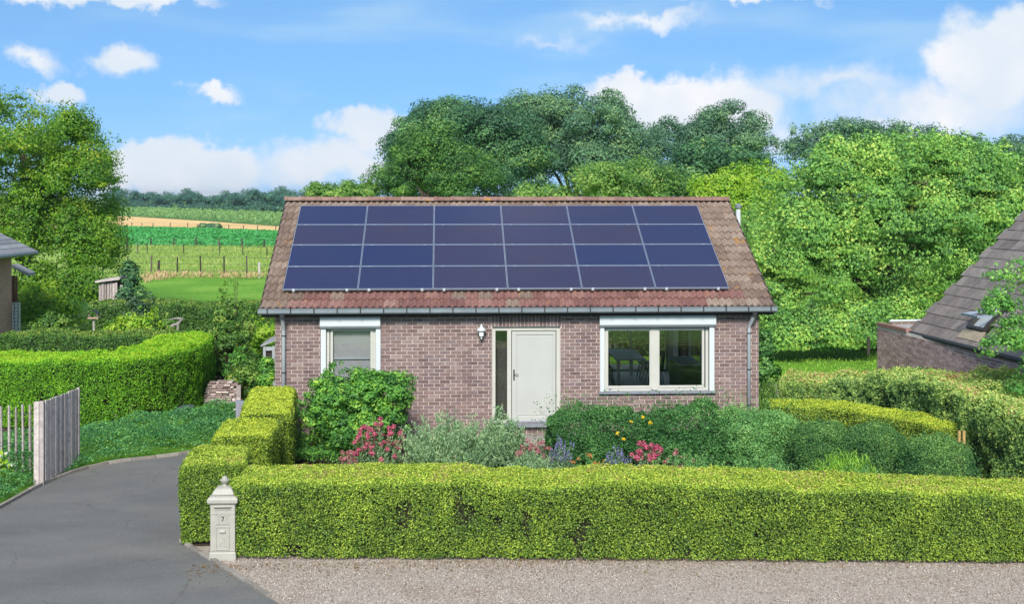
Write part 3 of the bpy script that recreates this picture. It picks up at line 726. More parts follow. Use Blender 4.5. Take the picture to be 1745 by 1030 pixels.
# fallen leaves along the hedge foot
n = 2400; lx = rng.uniform(-3.7, 9.0, n); ly = 18.75-rng.exponential(.30, n)
leaf_obj('fallen_leaves', np.stack([lx, ly, np.full(n, gz+.02)], 1), rng.normal(size=(n, 3))*.3+np.array([0, 0, 1]), .03*(.6+.8*rng.random(n)), rng,
         leafmat('dry_leaf', [(0, (.16, .08, .03)), (.6, (.26, .15, .06)), (1, (.30, .24, .07))], .1, .8), None, rng.random(n), kind='stuff')
# edging stones
def edging(name, label, pts, w, h, seg, gap=.008):
    t = thing(name, label, 'edging', tuple(pts[0]))
    acc = [Vector((p[0], p[1], 0)) for p in pts]; i = 0; d = 0.0; rr = random.Random(3)
    cum = [0]
    for a, b_ in zip(acc, acc[1:]): cum.append(cum[-1]+(b_-a).length)
    def at(s):
        s = max(0, min(cum[-1]-1e-6, s))
        j = max(i for i in range(len(cum)) if cum[i] <= s); j = min(j, len(acc)-2)
        return acc[j].lerp(acc[j+1], (s-cum[j])/max(1e-6, cum[j+1]-cum[j]))
    k = 0
    while (k+1)*seg <= cum[-1]+.01:
        a, b_ = at(k*seg+gap), at((k+1)*seg-gap); c = (a+b_)/2; u = (b_-a)/2; v = Vector((-u.y, u.x, 0)).normalized()*w/2
        m = MB(); m.obox(c+Vector((0, 0, h/2-.02+rr.uniform(-.004, .004))), u, v, Vector((0, 0, h/2+.02))); m.build('edging_stone', M_kerb, t, bevel=.006)
        k += 1
    return t
edging('stone_edging', 'low grey stone edging along the curved left side of the driveway under the ground cover', DL[4:-6], .07, .07, .5)
edging('stone_edging', 'low pale stone edging running diagonally from the hedge corner to the gravel', [G(318, 880), corner]+DRL[1:4], .075, .05, .42)
# fields behind, near to far
def field(name, px, z, mat): sheet(name, [(v.x, v.y) for v in px], z, mat)
field('lawn', [G(120, 540), G(-150, 520), G(-150, 479), G(245, 474), G(300, 473.5), G(470, 475), G(760, 477), G(760, 540)], .004, M_lawn)
field('meadow', [G(-150, 478), G(245, 473), G(470, 474), G(760, 476), G(900, 424), G(-150, 420)], .008, M_meadow)
field('beet_field', [G(-150, 421), G(200, 419), G(480, 422), G(900, 424), G(900, 402), G(480, 396.5), G(350, 391.5), G(-150, 387)], .02, M_crop)
field('wheat_field', [G(-150, 387.5), G(200, 388), G(350, 392), G(480, 397), G(900, 403), G(900, 389), G(480, 386.5), G(350, 377), G(215, 368.5), G(-150, 362)], .05, M_wheat)
field('maize_field', [G(-150, 362.3), G(215, 368.8), G(350, 377.3), G(480, 386.8), G(900, 389.3), G(900, 372), G(480, 372), G(210, 358), G(-150, 354)], .09, M_maizeg)
def strew(px, n, seed, bias=1.0):
    rng = np.random.default_rng(seed); P = [(v.x, v.y) for v in px]; A = np.array(P)
    x = rng.uniform(A[:, 0].min(), A[:, 0].max(), n); y = rng.uniform(A[:, 1].min(), A[:, 1].max(), n)
    k = inpoly(x, y, P); return x[k], y[k], rng
# beet leaves, maize stand, meadow grass, straw tufts
x, y, rng = strew([G(180, 420), G(490, 423), G(490, 397), G(350, 392), G(180, 388)], 34000, 11); n = len(x)
leaf_obj('beet_leaves', np.stack([x, y, .12+.25*rng.random(n)], 1), rng.normal(size=(n, 3))*.6+np.array([0, -.3, 1]), .40*(.6+.7*rng.random(n)), rng, L_crop, None, np.clip(.2+.5*rng.random(n)+.4*(vnoise(np.stack([x*.1, y*.1, 0*x], 1), 3)-.5), 0, 1), kind='stuff', aspect=.6)
x, y, rng = strew([G(205, 368.6), G(350, 377), G(480, 386.6), G(560, 388), G(560, 374), G(480, 372.5), G(205, 358.5)], 34000, 12); n = len(x)
leaf_obj('maize_plants', np.stack([x, y, 1.9*rng.random(n)**.7], 1), rng.normal(size=(n, 3))*.8+np.array([0, -.8, .3]), .75*(.6+.7*rng.random(n)), rng, L_maize, None, np.clip(.2+.6*rng.random(n), 0, 1), kind='stuff', aspect=.3, up=1.6)
x, y, rng = strew([G(195, 474), G(480, 476), G(500, 424), G(180, 421)], 26000, 13); n = len(x)
leaf_obj('meadow_grass', np.stack([x, y, .10+.18*rng.random(n)], 1), rng.normal(size=(n, 3))+np.array([0, -1, .2]), .36*(.5+.8*rng.random(n)), rng, leafmat('meadow_blade', [(0, (.15, .26, .055)), (.5, (.28, .40, .09)), (.85, (.43, .48, .15)), (1, (.50, .45, .2))], .3, .7, .9, .08), None, np.clip(rng.random(n)*.7+.1, 0, 1), kind='stuff', aspect=.16, up=2.5)
x, y, rng = strew([G(230, 478), G(262, 470), G(400, 470.5), G(460, 473), G(440, 476), G(300, 475.5), G(250, 484)], 1700, 14); n = len(x)
leaf_obj('dry_grass', np.stack([x, y, .08+.25*rng.random(n)], 1), rng.normal(size=(n, 3))+np.array([0, -1, .2]), .40*(.5+.8*rng.random(n)), rng, L_straw, None, rng.random(n), kind='stuff', aspect=.14, up=2.5)
# lawn tufts on the near right garden and the rear lawn edge
x, y, rng = strew([G(1285, 700), G(1285, 575), G(1520, 575), G(1520, 660)], 12000, 15); n = len(x)
leaf_obj('garden_grass', np.stack([x, y, .03+.04*rng.random(n)], 1), rng.normal(size=(n, 3))+np.array([0, -1, .2]), .10*(.6+.8*rng.random(n)), rng, L_grass, None, rng.random(n), kind='stuff', aspect=.2, up=2.5)
# ------------------------------------------------------------------ the bungalow
XL, XR, Y0, ZE, TH = -4.01, 7.34, 27.75, 3.0, math.radians(27)
CT, ST = math.cos(TH), math.sin(TH); SL = 5.12
WXL, WXR, WY = -3.71, 7.04, 28.01
RUN = SL*CT; YR = Y0+RUN; ZR = ZE+SL*ST; YB = YR+RUN
def RP(x, t, nrm=0.0): return Vector((x, Y0+t*CT-nrm*ST, ZE+t*ST+nrm*CT))
house = thing('house', 'single storey brown brick bungalow with tiled roof and white front door', 'house', ((WXL+WXR)/2, WY, 0))

def cells(x0, x1, z0, z1, holes):
    """rectangles covering x0..x1 × z0..z1 without the holes"""
    xs = sorted({x0, x1, *[v for h in holes for v in (h[0], h[1]) if x0 < v < x1]}); out = []
    for a, b in zip(xs, xs[1:]):
        spans = [(z0, z1)]
        for h in holes:
            if h[0] < b-1e-6 and h[1] > a+1e-6:
                ns = []
                for (p, q) in spans:
                    if h[2] > p: ns.append((p, min(q, h[2])))
                    if h[3] < q: ns.append((max(p, h[3]), q))
                spans = [s for s in ns if s[1]-s[0] > 1e-4]
        out += [(a, b, p, q) for p, q in spans]
    return out
def pz(py, px=870, Y=WY): return YP(px, py, Y).z
def pxx(px, Y=WY): return YP(px, 600, Y).x
# openings in the front (x0, x1, z0, z1)
W1 = (pxx(547), pxx(648.5), pz(672, 600), pz(542, 600))
W2 = (pxx(1022.5), pxx(1217), pz(668, 1120), pz(540, 1120))
DR = (pxx(838.5), pxx(955), pz(722, 900), pz(557, 900))
SOLD = (pxx(838.5)-.02, pxx(955)+.02, DR[3], DR[3]+.245)
holes = [W1, W2, DR]
WT = 2.98
fw = MB()
for (a, b, p, q) in cells(WXL, WXR, -.05, WT, holes): fw.box((a, WY+.008, p), (b, WY+.30, q))
wall = fw.build('front_wall', M_mortar, house)
# side, back walls and gables
sw = MB(); yb = YB-.26
SH = (32.4, 35.7, .5, 2.55)                      # opening added in the unseen right gable to let daylight into the room
for x in (WXL, WXR-.3):
    for (p, q, u, v) in cells(WY+.301, yb, -.05, 2.98, [SH] if x > 0 else []): sw.box((x, p, u), (x+.3, q, v))
    sw.poly([(x, WY+.301, 2.981), (x, yb, 2.981), (x, YR, ZR-.16)], (.3, 0, 0))
[sw.box((a, yb-.26, p), (b, yb, q)) for a, b, p, q in cells(WXL+.301, WXR-.301, -.05, 2.98, [(2.0, 6.5, .36, 2.6)])]
def brickgrid(name, base, mortar):
    m, nt, p = new_mat(name)
    tc = nd(nt, 'ShaderNodeNewGeometry'); s = nd(nt, 'ShaderNodeSeparateXYZ'); nt.links.new(tc.outputs['Position'], s.inputs[0])
    cb = nd(nt, 'ShaderNodeCombineXYZ'); nt.links.new(fmath(nt, 'ADD', s.outputs[0], s.outputs[1]), cb.inputs[0]); nt.links.new(s.outputs[2], cb.inputs[1])
    br = nd(nt, 'ShaderNodeTexBrick'); br.inputs['Scale'].default_value = 1; br.inputs['Brick Width'].default_value = .235; br.inputs['Row Height'].default_value = .08
    br.inputs['Mortar Size'].default_value = .006; br.inputs['Color1'].default_value = rgba(base); br.inputs['Color2'].default_value = rgba(tuple(c*1.3 for c in base)); br.inputs['Mortar'].default_value = rgba(mortar)
    nt.links.new(cb.outputs[0], br.inputs['Vector']); nt.links.new(br.outputs[0], p.inputs['Base Color']); p.inputs['Roughness'].default_value = .9
    return m
M_grid = brickgrid('brick_side', (.16, .10, .085), (.5, .44, .38))
sw.build('side_walls', M_grid, house)

def facade(wallobj, O, U, w, z0, z1, holes, bl, bh, joint, mat, nparts, seed, score=None, out=None, proud=.008, depth=.05, bond=.5):
    """running-bond bricks on a wall face: O origin at z=0, U unit along, out unit outwards"""
    rr = random.Random(seed); U = Vector(U).normalized(); out = Vector(out).normalized(); O = Vector(O)
    full = local_mesh('brick', [(sx*(bl-joint)/2, sy*depth/2, sz*(bh-joint)/2) for sz in (-1, 1) for sx, sy in ((-1, -1), (1, -1), (1, 1), (-1, 1))],
                      [(0, 3, 2, 1), (4, 5, 6, 7), (0, 1, 5, 4), (1, 2, 6, 5), (2, 3, 7, 6), (3, 0, 4, 7)], mat)
    whole, cut = [], []
    nrow = int((z1-z0)/bh)
    for r in range(nrow):
        za = z0+r*bh+joint/2; zb = za+bh-joint
        x = -bl*(bond if r % 2 else 0)
        while x < w:
            a, b = max(x+joint/2, 0), min(x+bl-joint/2, w); spans = [(a, b)] if b-a > .03 else []
            for h in holes:
                if h[2] < zb-.015 and h[3] > za+.015:
                    ns = []
                    for (p, q) in spans:
                        if h[0] > p: ns.append((p, min(q, h[0])))
                        if h[1] < q: ns.append((max(p, h[1]), q))
                    spans = [s for s in ns if s[1]-s[0] > .025]
            for (p, q) in spans:
                ctr_ = O+U*((p+q)/2)+Vector((0, 0, (za+zb)/2))+out*(proud-depth/2+rr.uniform(-.0015, .0025))
                if q-p > bl-joint-.003: whole.append((ctr_, rr.random()))
                else: cut.append((ctr_, (q-p)/2, rr.random()))
            x += bl
    if score: whole.sort(key=lambda c: score(c[0]))
    ang = math.atan2(U.y, U.x)
    for c, r in whole[:nparts]:
        place('brick', full, wallobj, c, (rr.uniform(-.006, .006), 0, ang))
    m = MB()
    for c, r in whole[nparts:]: m.obox(c, U*(bl-joint)/2, out*depth/2, Vector((0, 0, (bh-joint)/2)), r)
    for c, hw, r in cut: m.obox(c, U*hw, out*depth/2, Vector((0, 0, (bh-joint)/2)), r)
    if m.v: m.build('brick', mat, wallobj, kind='stuff', rnd=True)
def bscore(c):
    # bricks in plain view first: above the planting, nearest the middle of the front
    hidden = 0
    if c.z < 1.25 and not (-.9 < c.x < 1.0): hidden = 50
    if c.z < .9: hidden = 80
    if c.x < -.6 and c.z < 1.9 and c.x > -3.1: hidden = 60
    return hidden+abs(c.x-1.5)
bh_holes = [(h[0]-WXL-.006, h[1]-WXL+.006, h[2]-.0, h[3]) for h in (W1, W2, DR, SOLD)]
facade(wall, (WXL, WY+.008, 0), (1, 0, 0), WXR-WXL, 0.0, WT, bh_holes, .2405, .0805, .0125, M_brick, 270, 1, bscore, (0, -1, 0))
# soldier course over the door
sol = local_mesh('brick', [(sx*.0335, sy*.025, sz*.116) for sz in (-1, 1) for sx, sy in ((-1, -1), (1, -1), (1, 1), (-1, 1))],
                 [(0, 3, 2, 1), (4, 5, 6, 7), (0, 1, 5, 4), (1, 2, 6, 5), (2, 3, 7, 6), (3, 0, 4, 7)], M_brick)
ns = 19; sww = (SOLD[1]-SOLD[0])/ns
for i in range(ns): place('brick', sol, wall, (SOLD[0]+(i+.5)*sww, WY+.008-.008+.025+random.Random(i).uniform(-.002, .002), SOLD[2]+.124), (0, 0, 0), (sww/.08, 1, 1))

# roof: deck, tiles, ridge
dk = MB()
for sgn in (0, 1):
    q = [RP(XL+.03, .02, -.05), RP(XR-.03, .02, -.05), RP(XR-.03, SL, -.05), RP(XL+.03, SL, -.05)]
    if sgn: q = [Vector((v.x, 2*YR-v.y, v.z)) for v in q]
    dk.poly(q, (0, 0, -.09))
roof = dk.build('roof', M_fascia, house)
NC, NRW = 38, 15; TW = (XR-XL)/NC; TP = SL/NRW
def tilemesh(name, mat):
    k = 13; vs = []; fs = []
    def zz(x): return .026*math.cos(2*math.pi*(x/(TW/2)-.5))+.004
    for (yy, off) in ((-.012, 0), (-.012, -.024), (TP+.03, -.026), (TP+.03, -.048)):
        pass
    front = [(TW*(i/(k-1)), -.012, zz(TW*i/(k-1))+.030) for i in range(k)]
    frontb = [(TW*(i/(k-1)), -.012, zz(TW*i/(k-1))-.004) for i in range(k)]
    back = [(TW*(i/(k-1)), TP+.02, zz(TW*i/(k-1))-.012) for i in range(k)]
    vs = front+frontb+back
    for i in range(k-1):
        fs.append((i, i+1, 2*k+i+1, 2*k+i)); fs.append((k+i, k+i+1, i+1, i))
    fs += [(0, 2*k, k), (k-1, 2*k-1, 3*k-1)]
    return local_mesh(name, vs, fs, mat, False)
TM, TMR = tilemesh('roof_tile', M_tile), tilemesh('roof_tile', M_tile_red)
rr = random.Random(7)
PXL, PS0, PW, PL_, PO = -3.583, .59, 10.0, 4.04, .115
hid = MB()
for r in range(NRW):
    for c in range(NC):
        x = XL+c*TW; seen = r < 2 or c < 2 or c >= NC-4 or (r >= NRW-1)
        washed = r < 2 and 2 < c < NC-4
        if seen:
            place('roof_tile', TMR if (washed and rr.random() < .8) or (r < 2 and 1 < c < NC-2 and rr.random() < .35) else TM, roof, RP(x, r*TP, rr.uniform(-.003, .004)), (TH+rr.uniform(-.006, .006), 0, rr.uniform(-.006, .006)))
        else:
            f = rr.random()
            me = TM
            hid.add([RP(x+v.co.x, r*TP+v.co.y, v.co.z) for v in me.vertices], [tuple(p.vertices) for p in me.polygons], f)
hid.build('roof_tile', M_tile, roof, kind='stuff', rnd=True)
# rear slope tiles, out of sight, as one surface
bk = MB()
for r in range(NRW):
    a, b = r*TP, (r+1)*TP
    q = [RP(XL, a, .03), RP(XR, a, .03), RP(XR, b, .01), RP(XL, b, .01)]
    q = [Vector((v.x, 2*YR-v.y, v.z)) for v in q]; bk.poly(q[::-1], (0, 0, -.03), r*.13 % 1)
bk.build('rear_tiles', M_tile, roof, kind='stuff', rnd=True)
NR = 27; rw = (XR-XL)/NR; vs = []; fs = []
for j, (yy, rad) in enumerate(((0, .135), (rw*.85, .122), (rw+.03, .145))):
    pass
k = 9
for (xx, rad) in ((-.025, .150), (.05, .150), (.055, .136), (rw, .130)):
    for i in range(k):
        a = math.pi*i/(k-1); vs.append((xx, math.cos(a)*rad, math.sin(a)*rad*.72-.02))
for j in range(3):
    for i in range(k-1): fs.append((j*k+i, j*k+i+1, (j+1)*k+i+1, (j+1)*k+i))
fs += [tuple(range(k))]
RM = local_mesh('ridge_tile', vs, fs, M_ridge, False)
for i in range(NR): place('ridge_tile', RM, roof, (XL+i*rw, YR, ZR+.025+rr.uniform(-.004, .004)), (0, rr.uniform(-.008, .008), rr.uniform(-.01, .01)))
# verge boards and eaves
for x, nm in ((XL-.012, 0), (XR-.018, 1)):
    m = MB()
    for s in (0, 1):
        q = [RP(x, .0, -.13), RP(x, SL, -.13), RP(x, SL, .0), RP(x, .0, .0)]
        if s: q = [Vector((v.x, 2*YR-v.y, v.z)) for v in q]
        m.poly(q, (.03, 0, 0))
    m.build('verge_board', M_fascia, roof)
ev = MB(); ev.box((XL+.03, Y0+.02, ZE-.20), (XR-.03, Y0+.05, ZE-.045)); ev.box((XL+.03, Y0+.05, ZE-.20), (XR-.03, WY+.02, ZE-.175))
ev.build('fascia', M_fascia, house)
# box gutter with brackets
gy0, gy1 = Y0-.115, Y0+.018; gz0, gz1 = ZE-.135, ZE-.008
gm = MB()
prof = [(gy1, gz1), (gy1, gz0+.01), (gy1-.02, gz0), (gy0+.03, gz0), (gy0, gz0+.03), (gy0, gz1-.016), (gy0-.012, gz1-.010), (gy0-.012, gz1), (gy0+.006, gz1), (gy0+.006, gz0+.034), (gy0+.034, gz0+.008), (gy1-.022, gz0+.008), (gy1-.006, gz0+.014), (gy1-.006, gz1)]
gm.poly([(XL-.02, y, z) for y, z in prof], (XR-XL+.04, 0, 0)); gm.box((XL-.024, gy0, gz0+.01), (XL-.0195, gy1, gz1-.002)); gm.box((XR+.0195, gy0, gz0+.01), (XR+.024, gy1, gz1-.002))
gut = gm.build('gutter', M_zinc, house)
nb = 23
for i in range(nb):
    x = XL+.18+(XR-XL-.3)*i/(nb-1); m = MB()
    m.box((x-.013, gy0-.018, gz1-.012), (x+.013, gy1, gz1+.006)); m.box((x-.013, gy0-.018, gz0+.02), (x+.013, gy0-.003, gz1-.013)); m.box((x-.013, gy0+.02, gz0-.012), (x+.013, gy1, gz0-.002))
    m.build('gutter_bracket', M_bracket, gut)
# downpipes
def downpipe(x, px_shift):
    m = MB(); yp = WY-.075; top = gz0
    m.tube([(x+px_shift, gy0+.06, top), (x+px_shift, gy0+.06, top-.06), (x, yp, top-.33), (x, yp, top-.40), (x, yp, .02)], .044, 12)
    t = m.build('downpipe', M_pipe, house, smooth=True)
    m = MB(); m.lathe((x+px_shift, gy0+.06, top-.09), [(.055, 0), (.062, .08), (.062, .09)], 12); m.build('outlet', M_bracket, t)
    for z in (2.36, 1.55, .75):
        m = MB(); m.lathe((x, yp, z), [(.051, 0), (.051, .025)], 12); m.box((x-.012, yp+.04, z), (x+.012, WY+.002, z+.025)); m.build('pipe_clip', M_bracket, t)
downpipe(pxx(484), 0.0); downpipe(pxx(1275), .07)

# windows
def window(rect, panes, box, rails, frame, sill, label):
    x0, x1, z0, z1 = rect; yb = WY
    t = MB()
    fx0, fx1, fz0, fz1 = frame; fy = WY+.06; fw_ = .065
    t.box((fx0, fy, fz0), (fx0+fw_, fy+.08, fz1)); t.box((fx1-fw_, fy, fz0), (fx1, fy+.08, fz1))
    t.box((fx0+fw_, fy, fz0), (fx1-fw_, fy+.08, fz0+.06)); t.box((fx0+fw_, fy, fz1-.06), (fx1-fw_, fy+.08, fz1))
    win = t.build('window', M_cream, house, bevel=.004); win['label'] = label
    for (a, b, c, d) in panes:
        m = MB(); s = .055; y = fy-.012
        m.box((a-s, y, c-s), (a, y+.075, d+s)); m.box((b, y, c-s), (b+s, y+.075, d+s)); m.box((a, y, c-s), (b, y+.075, c)); m.box((a, y, d), (b, y+.075, d+s))
        m.build('sash', M_cream, win, bevel=.005)
        g = MB(); g.box((a-.004, y+.025, c-.004), (b+.004, y+.031, d+.004)); g.build('pane', M_glass, win)
    b = MB(); bx0, bx1, bz0, bz1 = box
    b.poly([(bx0, WY-.13, bz0+.055), (bx0, WY-.13, bz1-.012), (bx0, WY-.118, bz1), (bx0, WY+.03, bz1), (bx0, WY+.03, bz0), (bx0, WY-.075, bz0)], (bx1-bx0, 0, 0))
    b.build('shutter_box', M_white, win, bevel=.004)
    for (a, c) in rails:
        m = MB(); m.box((a, WY-.035, z0+.01), (c, WY+.06, bz0-.002)); m.build('guide_rail', M_white, win, bevel=.004)
    if sill:
        m = MB(); m.poly([(sill[0], WY-.07, sill[2]-.05), (sill[0], WY-.07, sill[2]-.008), (sill[0], WY+.07, sill[2]+.006), (sill[0], WY+.07, sill[2]-.05)], (sill[1]-sill[0], 0, 0)); m.build('sill', M_stone, win, bevel=.004)
    return win
def X(px): return pxx(px)
def Z(py, px=870): return pz(py, px)
w1 = window(W1, [(X(567), X(631), Z(665, 600), Z(565, 600))], (X(546), X(648.5), Z(559.5, 600), Z(539.5, 600)), [(W1[0], X(555.5)), (X(640.5), W1[1])],
            (X(556), X(640), W1[2]+.01, Z(558, 600)), (W1[0]-.03, W1[1]+.03, W1[2]+.008), 'single window with grey screen blind')
m = MB(); m.box((X(556)+.02, WY+.17, W1[2]), (X(640)-.02, WY+.18, W1[3]-.1)); m.build('blind', M_blind, w1)
m = MB(); m.box((X(564), WY+.125, Z(613.8, 600)), (X(634), WY+.15, Z(611.8, 600))); m.build('blind_bar', M_white, w1)
w2 = window(W2, [(X(1037), X(1107.5), Z(658.5, 1120), Z(564, 1120)), (X(1124.5), X(1197), Z(658.5, 1120), Z(564, 1120))], (X(1021), X(1218.5), Z(557, 1120), Z(537, 1120)),
            [(W2[0], X(1029.5)), (X(1208.5), W2[1])], (X(1030), X(1208), W2[2]+.01, Z(555, 1120)), (W2[0]-.03, W2[1]+.03, W2[2]+.008), 'wide two pane window of the dining room')
m = MB(); m.box((X(1110), WY+.038, W2[2]+.03), (X(1122), WY+.055, Z(558, 1120))); m.build('mullion', M_cream, w2, bevel=.004)
for px in (1040, 1112, 1185):
    m = MB(); m.box((X(px)-.03, WY+.042, Z(664.5, 1120)), (X(px)+.03, WY+.05, Z(663, 1120))); m.build('drain_cap', M_alu, w2)
# front door
y = WY+.07; m = MB(); fz1 = DR[3]
m.box((DR[0], y, DR[2]), (X(844.5), y+.08, fz1)); m.box((X(948.5), y, DR[2]), (DR[1], y+.08, fz1)); m.box((X(844.5), y, Z(564.5)), (X(948.5), y+.08, fz1)); m.box((X(864.5), y-.004, DR[2]+.05), (X(871.5), y+.076, Z(564.5)))
m.box((X(844.5), y, DR[2]), (X(864.5), y+.08, DR[2]+.07))
door = m.build('front_door', M_cream, house, bevel=.004)
m = MB(); m.box((X(844.5)-.004, y+.03, DR[2]+.072), (X(864.5)+.004, y+.036, Z(565))); m.build('sidelight_pane', M_glass, door)
m = MB(); m.box((X(843), y+.4, DR[2]), (X(866), y+.42, Z(560))); m.build('dark_backing', plain('hall_dark', (.10, .095, .085), .9, .4, 25), door)  # added dark sheet standing in for the dim hall behind the glass
a, b, c, d = X(872.5), X(947.5), DR[2]+.03, Z(566)
pa, pb, pc, pd = X(880.5), X(943), Z(712), Z(567.5)-.06
m = MB(); yl = y+.012
m.box((a, yl, c), (pa, yl+.06, d)); m.box((pb, yl, c), (b, yl+.06, d)); m.box((pa, yl, c), (pb, yl+.06, pc)); m.box((pa, yl, pd), (pb, yl+.06, d))
m.build('door_leaf', M_door, door, bevel=.006)
m = MB(); m.box((pa-.01, yl+.018, pc-.01), (pb+.01, yl+.05, pd+.01)); m.box((pa+.02, yl+.010, pc+.02), (pb-.02, yl+.0185, pd-.02)); m.build('door_panel', M_door, door, bevel=.004)
m = MB(); hx, hz = X(876.2), Z(640.5); m.box((hx-.016, yl-.008, hz-.12), (hx+.016, yl-.0005, hz+.12)); m.tube([(hx, yl-.008, hz+.02), (hx, yl-.05, hz+.02), (hx+.10, yl-.055, hz+.018)], .009, 8); m.build('handle', M_dkmetal, door)
m = MB(); m.box((X(866), y-.02, DR[2]+.002), (X(955), y+.02, DR[2]+.028)); m.build('weather_bar', M_alu, door)
m = MB(); m.box((DR[0]-.06, WY-.12, DR[2]-.075), (DR[1]+.05, WY+.06, DR[2]-.003)); m.build('threshold', M_stone, door, bevel=.006)
# step of brick below the door
m = MB(); m.box((DR[0]+.2, WY-.62, 0), (DR[1]-.15, WY-.003, .14)); m.build('door_step', M_kerb, house, bevel=.01)
# room behind the wide window
m = MB(); rx0, rx1, ry0, ry1, rz0, rz1 = 1.6, 6.6, WY+.32, YB-.58, .36, 2.95; RD = (2.0, 6.5, .36, 2.6)
m.box((rx0-.05, ry0, rz0), (rx0, ry1, rz1)); [m.box((rx1, p, u), (rx1+.05, q, v)) for p, q, u, v in cells(ry0, ry1, rz0, rz1, [SH])]; [m.box((a, ry1, p), (b, ry1+.05, q)) for a, b, p, q in cells(rx0-.05, rx1+.05, rz0, rz1, [RD])]; m.box((rx0-.05, ry0, rz1), (rx1+.05, ry1+.05, rz1+.04))
m.build('room_walls', M_inwall, house)
m = MB(); m.box((rx0-.05, ry0-.02, rz0-.05), (rx1+.05, ry1+.05, rz0-.003)); m.build('room_floor', M_infloor, house)
m = MB(); [m.box((x-.04, YB-.45, .36), (x+.04, YB-.39, 2.45)) for x in (2.04, 3.2, 4.35, 5.4, 6.46)]; m.box((2.0, YB-.45, 2.54), (6.5, YB-.39, 2.6)); m.box((2.0, YB-.45, .361), (6.5, YB-.39, .42)); gd = m.build('garden_door', M_cream, house)
m = MB(); m.box((2.0, YB-.425, .42), (6.5, YB-.419, 2.54)); m.build('pane', M_glass, gd)
m = MB(); [m.box((WXR-.1, p-.03, .5), (WXR-.04, p+.03, 2.55)) for p in (32.43, 34.05, 35.67)]; m.box((WXR-.1, 32.46, .5), (WXR-.04, 35.64, .56)); m.box((WXR-.1, 32.46, 2.49), (WXR-.04, 35.64, 2.55)); gw = m.build('added_side_window', M_cream, house)  # added window out of view, only brightens the dining room
m = MB(); m.box((WXR-.075, 32.46, .56), (WXR-.069, 35.64, 2.49)); m.build('pane', M_glass, gw)
# flue pipe behind the right gable
fp = YP(1258, 380, 34.0); m = MB(); m.tube([(fp.x, fp.y, 2.2), (fp.x, fp.y, YP(1258, 357, 34.0).z)], .065, 12); m.box((fp.x-.35, fp.y-.03, 2.3), (fp.x-.06, fp.y+.03, 2.36)); fl = m.build('flue_pipe', M_white, house, smooth=False)
m = MB(); zt = YP(1258, 357, 34.0).z; m.lathe((fp.x, fp.y, zt+.02), [(.05, 0), (.09, .02), (.09, .10), (.03, .14)], 12); m.build('flue_cowl', M_zinc, fl)
# dining table and chairs in the room
tc_ = thing('dining_table', 'long white dining table standing inside behind the wide window', 'table', (4.95, 34.4, .36))
m = MB(); m.box((4.55, 33.3, 1.07), (5.35, 35.6, 1.11)); m.build('table_top', M_tabletop, tc_, bevel=.005)
for (xx, yy) in ((4.58, 33.34), (5.24, 33.34), (4.58, 35.48), (5.24, 35.48)):
    m = MB(); m.box((xx, yy, .36), (xx+.08, yy+.08, 1.07)); m.build('leg', M_tabletop, tc_)
def chair(x, y, face, label):
    t = thing('dining_chair', label, 'chair', (x, y, .36), 'dining chairs round the table')
    m = MB(); m.box((x-.22, y-.22, .78), (x+.22, y+.22, .83)); m.build('seat', M_black, t, bevel=.02)
    m = MB(); m.poly([(x-face*.22, y-.21, .83), (x-face*.26, y-.21, 1.26), (x-face*.23, y-.21, 1.26), (x-face*.18, y-.21, .83)], (0, .42, 0)); m.build('backrest', M_black, t, bevel=.01)
    for dx in (-1, 1):
        for dy in (-1, 1):
            m = MB(); m.tube([(x+dx*.15, y+dy*.15, .78), (x+dx*.23, y+dy*.23, .36)], .014, 6); m.build('leg', M_black, t)
for i, yy in enumerate((33.6, 34.3, 35.0)):
    chair(4.30, yy, 1, ('black dining chair left of the white table, nearest the window', 'black dining chair left of the white table, middle of its row', 'black dining chair left of the white table, farthest from the window')[i])
    chair(5.62, yy, -1, ('black dining chair right of the white table, nearest the window', 'black dining chair right of the white table, middle of its row', 'black dining chair right of the white table, farthest from the window')[i])
cb_ = thing('sideboard', 'dark low sideboard inside behind the right pane of the wide window', 'cabinet', (6.2, 32.4, .36))
m = MB(); m.box((5.95, 31.6, .42), (6.5, 33.2, 1.16)); m.build('body', M_black, cb_, bevel=.01)
m = MB(); m.box((5.92, 31.57, 1.163), (6.53, 33.23, 1.19)); m.build('top', M_alu, cb_)
for xx in (31.7, 33.05):
    m = MB(); m.box((6.0, xx, .36), (6.45, xx+.05, .418)); m.build('leg', M_black, cb_)
# wall lantern
lx, lz = X(820), Z(577); ly_ = WY-.14
wl = thing('wall_lamp', 'white lantern wall lamp on the brick wall left of the front door', 'lamp', (lx, WY, lz+.1))
m = MB(); m.lathe((lx, ly_, lz+.05), [(.03, 0), (.05, .02), (.065, .13)], 8); m.build('glass_shade', plain('frosted_glass', (.75, .76, .74), .25, .03), wl)
m = MB(); m.lathe((lx, ly_, lz+.185), [(.10, 0), (.105, .012), (.06, .07), (.03, .09), (.032, .11), (.012, .14)], 12); m.build('cap', M_white, wl, smooth=False)
m = MB(); m.tube([(lx, WY, lz+.2), (lx, WY-.05, lz+.31), (lx, ly_, lz+.325)], .012, 8); m.lathe((lx, ly_, lz+.0), [(.012, 0), (.022, .02), (.012, .045)], 8); m.build('bracket', M_white, wl)
m = MB(); m.box((lx-.04, WY-.025, lz+.08), (lx+.04, WY-.003, lz+.24)); m.build('wall_plate', M_white, wl, bevel=.005)
